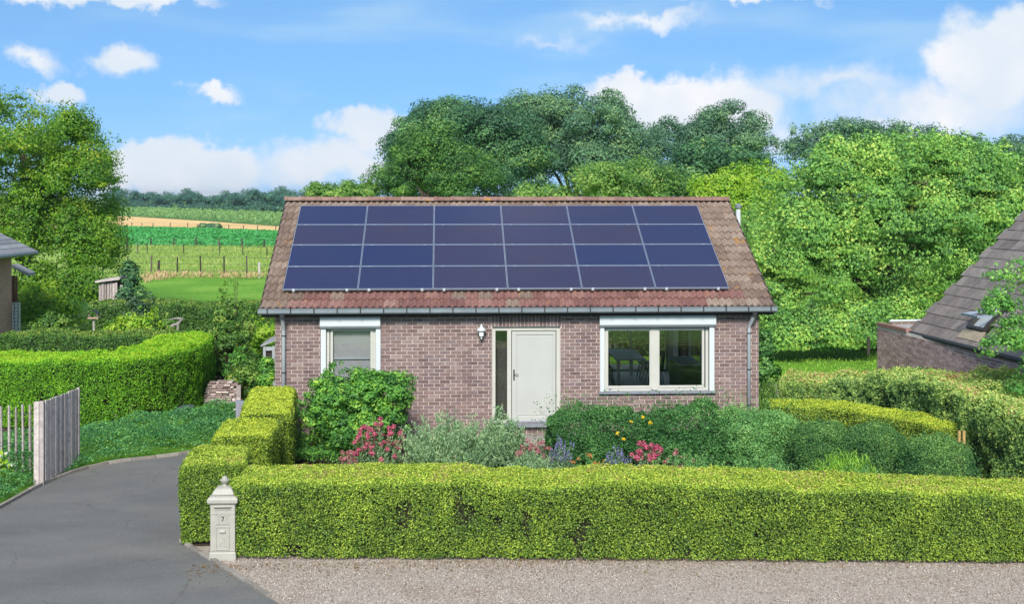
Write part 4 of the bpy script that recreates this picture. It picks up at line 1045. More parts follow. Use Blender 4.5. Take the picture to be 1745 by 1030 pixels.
# photovoltaic panels, 4 rows of 6
rown = ('bottom row, just above the eaves tiles', 'second row from the bottom', 'third row from the bottom', 'top row, just below the ridge')
coln = ('first from the left', 'second from the left', 'third from the left', 'third from the right', 'second from the right', 'first from the right')
px_, pl_ = PW/6, PL_/4; hw, hl = (px_-.012)/2, (pl_-.022)/2
fv = MB(); s = .010
for (a0, b0, a1, b1) in ((-hw, -hl, hw, -hl+s), (-hw, hl-s, hw, hl), (-hw, -hl+s, -hw+s, hl-s), (hw-s, -hl+s, hw, hl-s)): fv.box((a0, b0, -.035), (a1, b1, .004))
FM = local_mesh('frame', fv.v, fv.f, M_alu)
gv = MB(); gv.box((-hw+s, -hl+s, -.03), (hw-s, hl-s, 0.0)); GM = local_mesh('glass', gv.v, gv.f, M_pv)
cv = MB(); cv.box((-.028, -.016, -.05), (.028, .010, .006)); CM = local_mesh('clamp', cv.v, cv.f, M_white)
for r in range(4):
    for c in range(6):
        ce = RP(PXL+(c+.5)*px_, PS0+(r+.5)*pl_, PO)
        t = thing('solar_panel', 'dark blue solar panel, %s, %s' % (rown[r].split(',')[0], coln[c]), 'solar panel', ce, 'solar panels on the front roof slope')
        t.rotation_euler = (TH, 0, 0)
        for nm, me in (('frame', FM), ('glass', GM)):
            o = bpy.data.objects.new(nm, me); COL.objects.link(o); o.parent = t
        for sx in (-.62, .62):
            o = bpy.data.objects.new('clamp', CM); COL.objects.link(o); o.parent = t; o.location = (sx*.95, -hl-.006, -.004) if r == 0 else (sx, -hl-.011, 0); o.scale = (1, 1, 1) if r == 0 else (.8, .35, .25)
for r in range(4):
    rl = MB()
    for f in (.22, .78):
        rl.obox(RP(PXL+PW/2, PS0+(r+f)*pl_, PO-.058), (PW/2-.1, 0, 0), Vector((0, CT, ST))*.02, Vector((0, -ST, CT))*.02)
    o = rl.build('panel_rails', M_dkmetal, None, origin=RP(PXL+PW/2, PS0+(r+.5)*pl_, PO-.06))
    tag(o, 'dark mounting rails under the solar panels of the %s' % rown[r].split(',')[0], 'rail', 'rails under the solar panels')
# ------------------------------------------------------------------ neighbouring houses
def CAM(r, d, z=0.0): return Vector((r*CS+d*SN, -r*SN+d*CS, z))
# right: 45 degree roof over a mauve brick wall, flat roofed annex
nA, nB = D(1548, 563, 32.4), D(1690, 598, 28.1); nz = 2.0
gdir = Vector((nB.x-nA.x, nB.y-nA.y, 0)).normalized(); sdir2 = Vector((-gdir.y, gdir.x, 0))
if sdir2.x < 0: sdir2 = -sdir2
A0 = Vector((nA.x, nA.y, nz)); PIT = math.radians(44.5); sl = (sdir2*math.cos(PIT)+Vector((0, 0, math.sin(PIT)))); nn = gdir.cross(sl); nn = nn if nn.z > 0 else -nn
nh = thing('house', 'neighbouring house with steep grey brown tiled roof and open skylights', 'house', (A0.x+3, A0.y-3, 0))
GL = 8.2; SLN = 5.6
m = MB(); m.poly([A0+nn*-.05, A0+gdir*GL+nn*-.05, A0+gdir*GL+sl*SLN+nn*-.05, A0+sl*SLN+nn*-.05], nn*-.12)
far_ = [v for v in (A0, A0+gdir*GL)]
ridge0 = A0+sl*SLN
m.poly([ridge0+nn*-.05, ridge0+gdir*GL+nn*-.05, ridge0+gdir*GL+Vector((sdir2.x, sdir2.y, -1))*3.9, ridge0+Vector((sdir2.x, sdir2.y, -1))*3.9], (0, 0, -.12))
nroof = m.build('roof', M_fascia, nh)
tw, tp = .345, .335
tv = MB(); tv.obox((0, 0, 0), (tw/2-.004, 0, 0), (0, tp/2+.03, 0), (0, 0, .012)); TF = local_mesh('roof_tile', tv.v, tv.f, M_tile2)
Rm = Matrix((gdir, sl, nn)).transposed() if gdir.cross(sl).dot(nn) > 0 else Matrix((-gdir, sl, nn)).transposed()
tilt = Matrix.Rotation(math.radians(-2.6), 3, 'X')
eul = (Rm @ tilt).to_euler(); rr = random.Random(4)
sky1 = (2.62, 3.45, .42, 1.32); sky2 = (2.55, 3.35, 1.95, 2.95)     # gutter-wise, slope-wise
for i in range(int(SLN/tp)):
    for j in range(int(GL/tw)):
        u = (j+.5+(.5 if i % 2 else 0))*tw; v = (i+.5)*tp
        if any(q[0]-.1 < u < q[1]+.1 and q[2]-.1 < v < q[3]+.1 for q in (sky1,)): continue
        if u > 6.0 or (v > 4.75): continue
        if u > GL-tw/2: continue
        place('roof_tile', TF, nroof, A0+gdir*u+sl*v+nn*(.0+rr.uniform(0, .004)), eul)
rest = MB(); rest.poly([A0+gdir*6.02, A0+gdir*GL, A0+gdir*GL+sl*SLN, A0+gdir*6.02+sl*SLN], nn*-.02); rest.poly([A0+sl*4.78, A0+gdir*6.0+sl*4.78, A0+gdir*6.0+sl*SLN, A0+sl*SLN], nn*-.02)
rest.build('roof_tile', M_tile2, nroof, kind='stuff', rnd=True)
m = MB(); m.tube([A0+Vector((0, 0, -.05))-sdir2*.05, A0+gdir*GL+Vector((0, 0, -.05))-sdir2*.05], .06, 8); m.build('gutter', M_bracket, nh)
def skylight(q, open_, label):
    u0, u1, v0, v1 = q; fr_ = MB()
    P = lambda u, v, h: A0+gdir*u+sl*v+nn*h
    for (a, b, c, d_) in ((u0, u1, v0, v0+.07), (u0, u1, v1-.07, v1), (u0, u0+.07, v0+.07, v1-.07), (u1-.07, u1, v0+.07, v1-.07)):
        fr_.poly([P(a, c, .0), P(b, c, .0), P(b, d_, .0), P(a, d_, .0)], nn*.10)
    s = fr_.build('skylight', M_dkmetal, nh); s['label'] = label
    bl = MB(); bl.poly([P(u0+.07, v0+.07, -.02), P(u1-.07, v0+.07, -.02), P(u1-.07, v1-.07, -.02), P(u0+.07, v1-.07, -.02)], nn*.02); bl.build('lining', M_white, s)
    fl_ = MB(); fl_.poly([P(u0-.1, v0-.30, .022), P(u1+.1, v0-.30, .022), P(u1+.1, v0-.01, .03), P(u0-.1, v0-.01, .03)], nn*.012); fl_.build('apron', plain('lead_apron', (.33, .27, .19), .6, .2), s)
    # sash pivoting about its middle
    mid = (v0+v1)/2; ca, sa = math.cos(open_), math.sin(open_)
    Q = lambda u, v, h=0: A0+gdir*u+sl*mid+nn*.10+(sl*ca-nn*sa)*(v-mid)+(nn*ca+sl*sa)*h
    sh = MB()
    for (a, b, c, d_) in ((u0+.02, u1-.02, v0+.02, v0+.08), (u0+.02, u1-.02, v1-.08, v1-.02), (u0+.02, u0+.08, v0+.08, v1-.08), (u1-.08, u1-.02, v0+.08, v1-.08)):
        sh.poly([Q(a, c), Q(b, c), Q(b, d_), Q(a, d_)], (Q(a, c, .05)-Q(a, c)))
    sh.build('sash', M_alu, s)
    g = MB(); g.poly([Q(u0+.08, v0+.08, .02), Q(u1-.08, v0+.08, .02), Q(u1-.08, v1-.08, .02), Q(u0+.08, v1-.08, .02)], Q(u0, v0, .006)-Q(u0, v0)); g.build('pane', M_glass, s)
skylight(sky1, math.radians(38), 'open roof window tilted out of the tiles')
# wall under the gutter, and the annex with flat roof
wO = D(1495, 553, 33.9); wdir = Vector((nB.x-wO.x, nB.y-wO.y, 0)).normalized(); wout = Vector((wdir.y, -wdir.x, 0)); wout = wout if wout.x < 0 else -wout
wlen = 9.5
m = MB(); p0 = Vector((wO.x, wO.y, 0)); m.poly([p0, p0+wdir*wlen, p0+wdir*wlen-wout*.3, p0-wout*.3], (0, 0, 1.96)); nw = m.build('side_wall', M_mortar2, nh)
facade(nw, p0, wdir, wlen, .75, 1.95, [], .225, .0765, .014, M_brick3, 230, 9, lambda c: (c-p0).length-3*c.z, wout, bond=.5)
m = MB(); m.poly([p0+wout*.03, p0+wdir*1.75+wout*.03, p0+wdir*1.75-wout*.12, p0-wout*.12], (0, 0, .09))
for i, v in enumerate(m.v): m.v[i] = (v[0], v[1], v[2]+1.963)
m.build('coping', plain('red_coping', (.26, .14, .115), .8, .2), nh)
m = MB(); bk_ = -wout*2.6; q = [p0-wout*.13, p0+wdir*1.7-wout*.13, p0+wdir*1.7+bk_, p0+bk_]; m.poly(q, (0, 0, .06))
for i, v in enumerate(m.v): m.v[i] = (v[0], v[1], v[2]+1.95)
m.build('flat_roof', plain('roof_gravel', (.33, .31, .31), .95, .3, 30), nh)
m = MB(); m.poly([p0, p0-wout*2.6, p0-wout*2.6+Vector((0, 0, 2.05)), p0+Vector((0, 0, 2.05))], wdir*.22); 
for i, v in enumerate(m.v): m.v[i] = (v[0]-wout.x*.31, v[1]-wout.y*.31, v[2])
m.build('rear_wall', M_grid, nh)
m = MB(); m.tube([p0-wout*.33+wdir*.05+Vector((0, 0, 2.09)), p0-wout*2.9+wdir*.05+Vector((0, 0, 2.09))], .03, 6); m.build('edge_trim', M_white, nh)
m = MB(); e1 = p0+wdir*wlen; 
m.poly([e1-wout*.31, e1-wout*7.5, e1-wout*7.5+Vector((0, 0, 1.9)), e1-wout*.31+Vector((0, 0, 1.9))], -wdir*.25); m.build('front_wall', M_grid, nh)

# left: slated house seen from its gable corner
lz_ = 3.44; lr = -17.4
lh = thing('house', 'neighbouring brick house with grey slate roof at the left edge', 'house', CAM(-19, 44))
M_grid2 = brickgrid('brick_red_side', (.36, .185, .135), (.44, .37, .32))
m = MB(); q = [CAM(-18.2, 46), CAM(-18.2, 34), CAM(-26, 34), CAM(-26, 46)]; m.poly(q, (0, 0, 3.3)); m.build('wall', M_grid2, lh)
rp = MB(); n_ = 16; e0, e1 = CAM(lr, 46.3, lz_), CAM(lr, 33.5, lz_)
up = CAM(-1, -.35, .62)-Vector((0, 0, 0)); up0 = CAM(-1, -.35, 0); up0.z = .56; up1 = CAM(-1, .0, 0); up1.z = .56
for i in range(n_):
    a, b = i*.26, (i+1)*.26+.03
    q = [e0+up0*a+Vector((0, 0, .02)), e1+up1*a+Vector((0, 0, .02)), e1+up1*b, e0+up0*b]; rp.poly(q, (0, 0, -.035), (i*.37) % 1)
lroof = rp.build('roof', M_slate, lh, rnd=True)
m = MB()
q = [e0+up0*0, e0+up0*4.3, CAM(-24, 46.3, lz_)]; m.poly([e0, e0+up0*4.4, CAM(-26, 46.3, lz_)], (0, 0, -.03)); m.build('rear_hip', M_slate, lroof)
m = MB(); m.tube([e0+Vector((0, 0, -.06)), e1+Vector((0, 0, -.06))], .075, 8); m.build('gutter', M_zinc, lh)
m = MB(); m.poly([CAM(-18.2, 46.2, lz_-.1), CAM(lr, 46.2, lz_-.1), CAM(lr, 34, lz_-.1), CAM(-18.2, 34, lz_-.1)], (0, 0, -.03)); m.build('soffit', M_fascia, lh)
# its lean-to porch, post and pierced screen wall
m = MB(); a, b = D(19, 451, 47.5), D(48, 466, 47.5); m.poly([a, b, b+Vector((0, 0, -.10)), a+Vector((0, 0, -.10))], CAM(0, .7)); pr = m.build('porch_roof', M_slate, lh)
m = MB(); a = D(23, 470, 47.6); m.box((a.x-.05, a.y-.05, 0), (a.x+.05, a.y+.05, a.z)); a = D(28, 470, 47.6); m.box((a.x-.02, a.y-.05, 0), (a.x+.03, a.y+.05, a.z)); m.build('porch_post', plain('red_brown_paint', (.16, .06, .045), .6, .2), lh)
s0 = D(20.5, 590, 45.8); scw = thing('screen_wall', 'pale pierced block screen wall beside the brick house corner', 'wall', (s0.x, s0.y, 0))
bw = .135; b0 = D(20.5, 588, 45.8); zt = D(20, 516, 45.8).z; bh_ = (zt-b0.z)/6
for r in range(6):
    for c in range(2):
        x0 = b0.x+c*bw; z0 = b0.z+r*bh_; y = b0.y; m = MB(); e = .022
        m.box((x0, y, z0), (x0+bw-.004, y+.09, z0+e)); m.box((x0, y, z0+bh_-e-.004), (x0+bw-.004, y+.09, z0+bh_-.004)); m.box((x0, y, z0+e), (x0+e, y+.09, z0+bh_-e-.004)); m.box((x0+bw-e-.004, y, z0+e), (x0+bw-.004, y+.09, z0+bh_-e-.004))
        cx_, cz_ = x0+bw/2, z0+bh_/2
        m.obox((cx_, y+.045, cz_), (.05, 0, .085*(1 if (r+c) % 2 else -1)), (0, .035, 0), (-.012, 0, .008)); m.build('pierced_block', M_white, scw)
m = MB(); m.box((b0.x-.02, b0.y-.02, 0), (b0.x+2*bw+.02, b0.y+.12, b0.z-.003)); m.build('base', M_cream, scw)
# ------------------------------------------------------------------ hedges
def hp(px, d, *wh):
    v = D(px, 500, d); return (v.x, v.y)+wh
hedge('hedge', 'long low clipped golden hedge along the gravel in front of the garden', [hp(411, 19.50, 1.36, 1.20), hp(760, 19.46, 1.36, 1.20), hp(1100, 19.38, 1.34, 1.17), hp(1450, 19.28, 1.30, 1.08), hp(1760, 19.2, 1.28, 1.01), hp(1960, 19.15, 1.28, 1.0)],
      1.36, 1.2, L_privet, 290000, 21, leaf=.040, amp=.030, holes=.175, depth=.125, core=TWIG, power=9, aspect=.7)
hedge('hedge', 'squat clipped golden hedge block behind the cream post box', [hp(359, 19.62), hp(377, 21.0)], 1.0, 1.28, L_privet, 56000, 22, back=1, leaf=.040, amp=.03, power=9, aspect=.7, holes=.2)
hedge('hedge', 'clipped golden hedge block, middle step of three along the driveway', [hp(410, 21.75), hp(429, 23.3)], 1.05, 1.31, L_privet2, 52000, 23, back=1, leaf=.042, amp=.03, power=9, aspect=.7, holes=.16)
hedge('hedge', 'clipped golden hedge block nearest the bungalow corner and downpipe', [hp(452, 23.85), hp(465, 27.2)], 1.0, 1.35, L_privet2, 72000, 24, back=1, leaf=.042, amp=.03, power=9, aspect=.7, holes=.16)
def offs(pts, o):
    pts = [Vector((p[0], p[1], 0)) for p in pts]; out = []
    for i, p in enumerate(pts):
        t = (pts[min(i+1, len(pts)-1)]-pts[max(0, i-1)]).normalized(); out.append((p.x-t.y*o, p.y+t.x*o))
    return out
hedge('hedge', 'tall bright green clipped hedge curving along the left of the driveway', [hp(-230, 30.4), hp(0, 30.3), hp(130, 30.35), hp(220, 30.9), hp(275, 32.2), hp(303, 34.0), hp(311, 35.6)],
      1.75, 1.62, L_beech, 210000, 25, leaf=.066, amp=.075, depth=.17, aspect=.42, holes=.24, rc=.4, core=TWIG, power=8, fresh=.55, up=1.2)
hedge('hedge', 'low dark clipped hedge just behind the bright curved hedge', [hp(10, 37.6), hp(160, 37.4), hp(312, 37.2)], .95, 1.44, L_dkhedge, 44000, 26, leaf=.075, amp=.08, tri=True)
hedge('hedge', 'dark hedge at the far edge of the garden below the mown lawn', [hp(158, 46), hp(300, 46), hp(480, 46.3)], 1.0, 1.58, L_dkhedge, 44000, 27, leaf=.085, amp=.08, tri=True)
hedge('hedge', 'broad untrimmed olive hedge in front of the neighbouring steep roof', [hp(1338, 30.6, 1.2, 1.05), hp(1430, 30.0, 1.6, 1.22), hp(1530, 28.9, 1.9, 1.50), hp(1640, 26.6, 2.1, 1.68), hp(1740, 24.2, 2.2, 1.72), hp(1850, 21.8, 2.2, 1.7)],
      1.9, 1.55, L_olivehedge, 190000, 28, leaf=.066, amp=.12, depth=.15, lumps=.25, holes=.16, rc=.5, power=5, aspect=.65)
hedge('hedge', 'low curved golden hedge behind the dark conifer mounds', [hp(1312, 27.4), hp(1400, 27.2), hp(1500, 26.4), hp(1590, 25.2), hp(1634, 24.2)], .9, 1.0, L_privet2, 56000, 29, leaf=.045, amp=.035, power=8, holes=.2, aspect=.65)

hedge('hedge', 'olive garden hedge behind the bungalow, seen through the wide window', [(1.0, 43.0), (5.0, 43.0), (10.5, 43.0)], 1.0, 1.7, L_dkhedge, 14000, 30, leaf=.09, amp=.1, depth=.12)
# ------------------------------------------------------------------ trees
def lobe(px, py, d, rx, rz, w=1.0, ry=None):
    c = D(px, py, d); return ((c.x, c.y, c.z), (rx, ry or rx, rz), w)
def basept(px, d): v = D(px, 500, d); return (v.x, v.y, 0)
tree('tree', 'large bright green tree rising behind the left neighbour and hedges', basept(40, 55), [lobe(45, 405, 55, 3.8, 3.1, 1.3), lobe(5, 262, 55, 4.1, 2.9, 1.2), lobe(125, 308, 54.5, 1.75, 1.5, .45), lobe(140, 420, 53.5, 1.75, 1.9, .5), lobe(70, 490, 53, 2.2, 1.2, .4), lobe(-90, 350, 55, 4, 3.5, .6), lobe(60, 525, 50, 1.5, .8, .2), lobe(150, 490, 51.5, 1.2, .9, .2), lobe(155, 270, 55, 1.0, .6, .1), lobe(105, 215, 55, 1.1, .7, .14)],
     260000, 31, L_left, clump_r=.70, leaf=.15, trunk=.3, droop=.8, shell=.5, inner=.1, limbs=14)
tree('walnut_tree', 'huge spreading light green walnut tree beside the bungalow gable', basept(1480, 45), [lobe(1520, 410, 45, 4.6, 3.2, 1.5, 3.6), lobe(1400, 455, 44, 2.7, 2.5, .8, 2.4), lobe(1660, 390, 45, 3.1, 2.6, 1, 2.8), lobe(1470, 305, 45, 3.2, 1.4, .6, 2.6), lobe(1600, 292, 45.5, 2.6, 1.3, .5, 2.3), lobe(1335, 420, 44, 1.6, 2.0, .4), lobe(1720, 320, 46, 2.1, 1.4, .35), lobe(1385, 545, 43, 1.25, .85, .22), lobe(1465, 540, 42.5, 1.1, .85, .2), lobe(1310, 520, 43, 1.0, 1.5, .2), lobe(1565, 495, 44, 1.7, 1.1, .35), lobe(1345, 575, 41.5, .75, .65, .12), lobe(1425, 570, 42, .9, .6, .14), lobe(1520, 535, 43, 1.1, .75, .16), lobe(1450, 262, 45, 1.6, .7, .2), lobe(1560, 258, 45, 1.8, .8, .2)],
     420000, 32, L_walnut, clump_r=.62, leaf=.16, trunk=.32, droop=1.3, flat=.6, shell=.55, inner=.1, limbs=18, aspect=.45, upb=.15)
t85 = dict(clump_r=1.25, shell=.5, inner=.15, flat=.72, sprigout=.05, low=-.7)
tree('tree', 'tall dark round topped tree above the roof ridge, highest of its group', basept(985, 88), [lobe(990, 235, 88, 4.3, 3.2, 1.2), lobe(905, 225, 89, 2.6, 2.7, .6), lobe(1062, 265, 87, 2.1, 2.3, .5), lobe(1000, 300, 86, 4.2, 2.0, .6), lobe(870, 290, 88, 2.6, 2.4, .4), lobe(930, 200, 89, 2.6, 1.6, .4), lobe(1090, 320, 86, 2, 1.6, .3)], 200000, 33, L_oak2, leaf=.22, trunk=.4, **t85)
tree('tree', 'dark broad tree above the ridge, left of the highest one', basept(800, 84), [lobe(800, 240, 84, 3.7, 2.7, 1.1), lobe(730, 250, 83, 2.2, 2.1, .5), lobe(860, 255, 84, 2.3, 2.7, .5), lobe(790, 320, 83, 4.6, 2.0, .7), lobe(680, 280, 83, 1.5, 1.6, .3)], 170000, 34, L_oak, leaf=.215, trunk=.4, **t85)
tree('tree', 'lighter green low tree leaning left over the left end of the ridge', basept(730, 76), [lobe(730, 300, 76, 2.7, 1.8, .8), lobe(672, 310, 76, 1.6, 1.3, .4), lobe(790, 300, 75, 2.2, 1.7, .5), lobe(735, 250, 76, 1.6, 1.0, .25)], 80000, 35, leafmat('hazel_leaf', [(0, (.024, .08, .022)), (.45, (.066, .175, .038)), (.8, (.125, .27, .048)), (1, (.25, .40, .06))], .3, .5, .5, .25), leaf=.20, trunk=.25, clump_r=.85, shell=.5, low=-.7)
tree('tree', 'dark tree with open crown right of the highest one', basept(1225, 96), [lobe(1240, 240, 96, 3.0, 2.4, 1), lobe(1150, 250, 97, 2.3, 1.9, .5), lobe(1285, 270, 95, 1.7, 1.6, .4), lobe(1200, 300, 95, 4, 1.5, .5)], 110000, 36, L_oak2, leaf=.22, trunk=.35, **t85)
tree('tree', 'small very dark tree low over the right of the ridge', basept(1205, 72), [lobe(1205, 292, 72, 2.0, 1.6, .9), lobe(1165, 315, 72, 1.3, .9, .4), lobe(1262, 300, 72, 1.5, 1.3, .5)], 40000, 37, L_oak, leaf=.22, trunk=.22, clump_r=.8, shell=.55)
tree('tree', 'pale green bushy tree just above the middle of the ridge', basept(1075, 60), [lobe(1075, 322, 60, 2.7, 1.15, 1), lobe(1020, 312, 60, 1.2, .95, .4), lobe(1140, 330, 60, 1.5, .8, .4), lobe(930, 340, 60, 1.6, .55, .25)], 60000, 38, L_light, leaf=.17, trunk=.18, clump_r=.6, shell=.5)
tree('tree', 'pale green feathery tree above the left end of the ridge', basept(572, 60), [lobe(572, 340, 60, 1.45, .75, 1), lobe(545, 350, 60, 1.0, .6, .3), lobe(610, 340, 60, .7, .6, .3)], 18000, 39, L_light, leaf=.16, trunk=.14, clump_r=.45, shell=.5, sprig=.5)
tree('tree', 'yellow green tree between the roof and the huge walnut', basept(1275, 56), [lobe(1285, 320, 56, 1.55, 1.0, 1), lobe(1232, 330, 56, 1.3, .8, .5), lobe(1280, 360, 55, 1.5, 1.2, .4)], 34000, 40, L_yellow, leaf=.16, trunk=.16, clump_r=.5, shell=.5, sprig=.35)
for (px, py, d, rx, rz, sd, lab) in ((1430, 250, 112, 4.0, 2.3, 41, 'distant dark tree behind the walnut crown, leftmost of three'), (1555, 262, 116, 3.4, 2.5, 42, 'distant dark tree behind the walnut crown, peeping over its middle'), (1640, 275, 118, 2.6, 2.0, 43, 'thin crowned distant tree behind the right shoulder of the walnut'), (1735, 268, 120, 2.6, 2.0, 44, 'distant dark tree at the right edge of the sky')):
    tree('tree', lab, basept(px, d), [lobe(px, py, d, rx, rz, 1), lobe(px-rx*12, py+12, d, rx*.6, rz*.7, .4), lobe(px+rx*10, py+8, d+1, rx*.6, rz*.75, .4), lobe(px, py+60, d, rx*1.1, rz, .3)], 28000, sd, L_oak2, leaf=.30, trunk=.3, clump_r=1.0, shell=.5, sprig=.5)
tree('tree', 'light green young tree reaching into the right edge before the steep roof', basept(1815, 24.8), [lobe(1790, 480, 24.6, .75, .65, .8), lobe(1765, 580, 24.4, .72, .62, .9), lobe(1790, 665, 24.4, .75, .5, .6), lobe(1712, 520, 24.4, .34, .34, .2), lobe(1712, 470, 24.6, .30, .2, .1), lobe(1850, 560, 24.8, .9, 1.3, .9), lobe(1710, 590, 24.3, .35, .4, .2)],
     40000, 45, leafmat('young_tree_leaf', [(0, (.06, .19, .05)), (.4, (.14, .36, .08)), (.75, (.25, .50, .10)), (1, (.42, .66, .13))], .36, .45, .4, .6), leaf=.085, trunk=.09, clump_r=.22, shell=.4, sprig=.6, droop=.6, limbs=14)
# treeline on the horizon: three kinds, copied
kinds = []
for k, sd in enumerate((51, 52, 53)):
    kinds.append(((( 0, 0, 4.2), (4.6, 4.2, 3.0), 1.0), ((-3.0, 0, 3.2), (2.8, 3, 2.2), .5), ((2.9, .5, 3.6), (3.0, 3, 2.4), .5), ((0, -1.5, 1.6), (4.6, 3, 1.7), .5)) if k == 0 else
                 ((((-.8, 0, 4.6), (3.4, 3.4, 3.4), 1.0), ((2.4, 0, 3.2), (2.8, 3, 2.6), .6), ((0, -1.5, 1.6), (4.4, 3, 1.7), .5)) if k == 1 else
                  (((1.0, 0, 4.0), (4.0, 3.6, 2.6), 1.0), ((-2.6, 0, 4.0), (2.2, 2.4, 2.8), .5), ((0, -1.5, 1.6), (4.6, 3, 1.8), .5))))
protos = [None]*3
TL = [(200, 462, 1.10, 1), (243, 450, 1.02, 2), (283, 436, .93, 0), (322, 420, .96, 1), (352, 408, .84, 2), (388, 392, .86, 1), (418, 374, .98, 0), (450, 360, 1.02, 2), (484, 345, .97, 1), (516, 332, .90, 0), (552, 320, .80, 2)]
for i, (px, d, s, k) in enumerate(TL):
    b = D(px, 500, d); g_ = 'trees of the wood along the horizon'; lab = 'dark tree in the far wood beyond the maize, %s' % ('leftmost, touching the left tree', 'second from the left tree', 'third from the left tree', 'fourth from the left tree', 'fifth from the left tree', 'small one at the middle gap', 'right after the middle gap', 'fourth from the roof ridge', 'third from the roof ridge', 'second from the roof ridge', 'nearest the roof ridge', 'behind the pale feathery tree')[i]
    if protos[k] is None:
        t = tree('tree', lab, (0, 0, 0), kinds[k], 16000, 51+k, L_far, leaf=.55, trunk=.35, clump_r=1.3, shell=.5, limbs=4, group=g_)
        protos[k] = t
    else:
        t = protos[k].copy(); COL.objects.link(t); t['label'] = lab
        for ch in protos[k].children:
            c = ch.copy(); COL.objects.link(c); c.parent = t
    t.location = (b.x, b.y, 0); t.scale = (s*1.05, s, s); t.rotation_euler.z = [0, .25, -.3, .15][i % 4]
# ------------------------------------------------------------------ shrubs, far left to near right
def sh(name, label, px, top, d, rx, nleaf, seed, mat, zc=None, leaf=.06, clump_r=.2, ry=None, cat='shrub', **kw):
    v = D(px, top, d); zt = v.z
    return shrub(name, label, (v.x, v.y, zt*.5 if zc is None else zc), (rx, ry or rx, zt*.5 if zc is None else zt-zc), nleaf, seed, mat, clump_r=clump_r, leaf=leaf, cat=cat, **kw)
sh('shrub', 'reddish tinged dark shrub below the left tree', 92, 532, 42, .75, 6000, 61, L_dkhedge, leaf=.10)
sh('shrub', 'pale lime shrub between the two dark hedges', 235, 532, 41, 1.0, 9000, 62, L_yellow, leaf=.11, clump_r=.26)
sh('shrub', 'thin lime green shrub right of the bird table and lime shrub', 282, 533, 41.5, .32, 2200, 63, L_light, leaf=.10)
sh('shrub', 'grey green leafy shrub standing against the far garden hedge', 240, 506, 43.5, .6, 5000, 64, leafmat('sage_leaf', [(0, (.02, .055, .03)), (.5, (.05, .11, .06)), (1, (.12, .2, .11))], .25, .6, .4, 1), leaf=.10)
sh('shrub', 'dark climbing shrub beside the grey shed', 222, 452, 50, .55, 6500, 65, L_oak, leaf=.13, clump_r=.25)
sh('shrub', 'dark narrow column shaped shrub behind the stone heap', 385, 532, 36.5, .52, 17000, 66, L_dkhedge, leaf=.08, clump_r=.17, flat=1, gaps=0, shell=.8, sprigout=.05)
sh('shrub', 'tall fresh green shrub rising behind the dark column shrub', 398, 492, 38.5, .50, 9000, 67, L_light, leaf=.10, clump_r=.2, sprig=.6, flat=1)
sh('shrub', 'yellow green rounded bush left of the bungalow wall', 440, 540, 42, .75, 9000, 68, L_yellow, leaf=.10, clump_r=.25)
sh('shrub', 'bright green small bush between column shrub and small shed', 405, 596, 35, .32, 3500, 69, L_bush, leaf=.08, clump_r=.15)
sh('ivy', 'glossy ivy climbing the low shed beside the bungalow corner', 457, 612, 31.6, .20, 4200, 70, L_bush, leaf=.08, clump_r=.13, cat='climber', flat=1, ry=.18)
sh('shrub', 'dark shrub under the small shed left of the bungalow', 428, 612, 34, .5, 6000, 71, L_dkhedge, leaf=.085)
sh('shrub', 'dark leafy shrub at the right corner of the bungalow', 1303, 560, 35, .3, 5000, 72, L_bush2, leaf=.09, clump_r=.18, flat=1)
def md(name, label, px, top, d, rx, n, seed, mat, ry=None, **kw):
    v = D(px, top, d); return mound(name, label, (v.x, v.y), rx, ry or rx*.75, v.z, n, seed, mat, **kw)
sh('shrub', 'rounded bright green shrub covering the lower part of the single window', 612, 632, 26.3, 1.0, 44000, 73, L_bush, zc=1.02, leaf=.068, clump_r=.19, ry=.78, zmin=.16, sprig=.4, sprigout=.2, gaps=.2, extra=[lobe(556, 688, 26.1, .50, .58, .28), lobe(664, 664, 26.2, .50, .36, .22), lobe(600, 725, 25.9, .74, .5, .3), lobe(655, 715, 25.9, .45, .4, .15)])
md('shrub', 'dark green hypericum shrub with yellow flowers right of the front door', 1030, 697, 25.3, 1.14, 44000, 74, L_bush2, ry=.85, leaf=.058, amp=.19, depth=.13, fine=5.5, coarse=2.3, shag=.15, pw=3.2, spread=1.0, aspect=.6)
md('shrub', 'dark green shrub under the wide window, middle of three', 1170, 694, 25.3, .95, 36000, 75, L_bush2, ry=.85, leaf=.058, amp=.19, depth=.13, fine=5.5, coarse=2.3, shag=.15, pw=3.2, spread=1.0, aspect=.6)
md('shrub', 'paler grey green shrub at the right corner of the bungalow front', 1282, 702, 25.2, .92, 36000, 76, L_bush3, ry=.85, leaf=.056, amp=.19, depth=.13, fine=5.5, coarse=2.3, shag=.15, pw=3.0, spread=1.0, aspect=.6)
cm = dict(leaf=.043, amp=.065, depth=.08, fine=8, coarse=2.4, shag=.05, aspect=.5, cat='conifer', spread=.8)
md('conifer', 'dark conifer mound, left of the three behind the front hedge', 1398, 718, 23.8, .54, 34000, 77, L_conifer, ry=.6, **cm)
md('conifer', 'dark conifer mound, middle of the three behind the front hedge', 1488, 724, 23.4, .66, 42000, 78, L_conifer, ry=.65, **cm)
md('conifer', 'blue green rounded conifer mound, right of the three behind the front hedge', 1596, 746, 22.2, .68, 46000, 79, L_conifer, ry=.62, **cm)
# yellow blooms belong to the hypericum: its own part
hyp = [o for o in bpy.data.objects if o.get('label', '').startswith('dark green hypericum')][0]
rng = np.random.default_rng(8)
for (px, py) in ((1052, 739), (1075, 719), (1095, 712), (1108, 721), (1063, 749)):
    v = D(px, py, 24.42); q = rng.normal(size=(22, 3))*.013
    leaf_obj('flower', np.array(v)[None]+q, q+rng.normal(size=q.shape)*.02+np.array([0, -.03, .02]), .034, rng, P_yel, hyp, rng.random(22), aspect=.8)
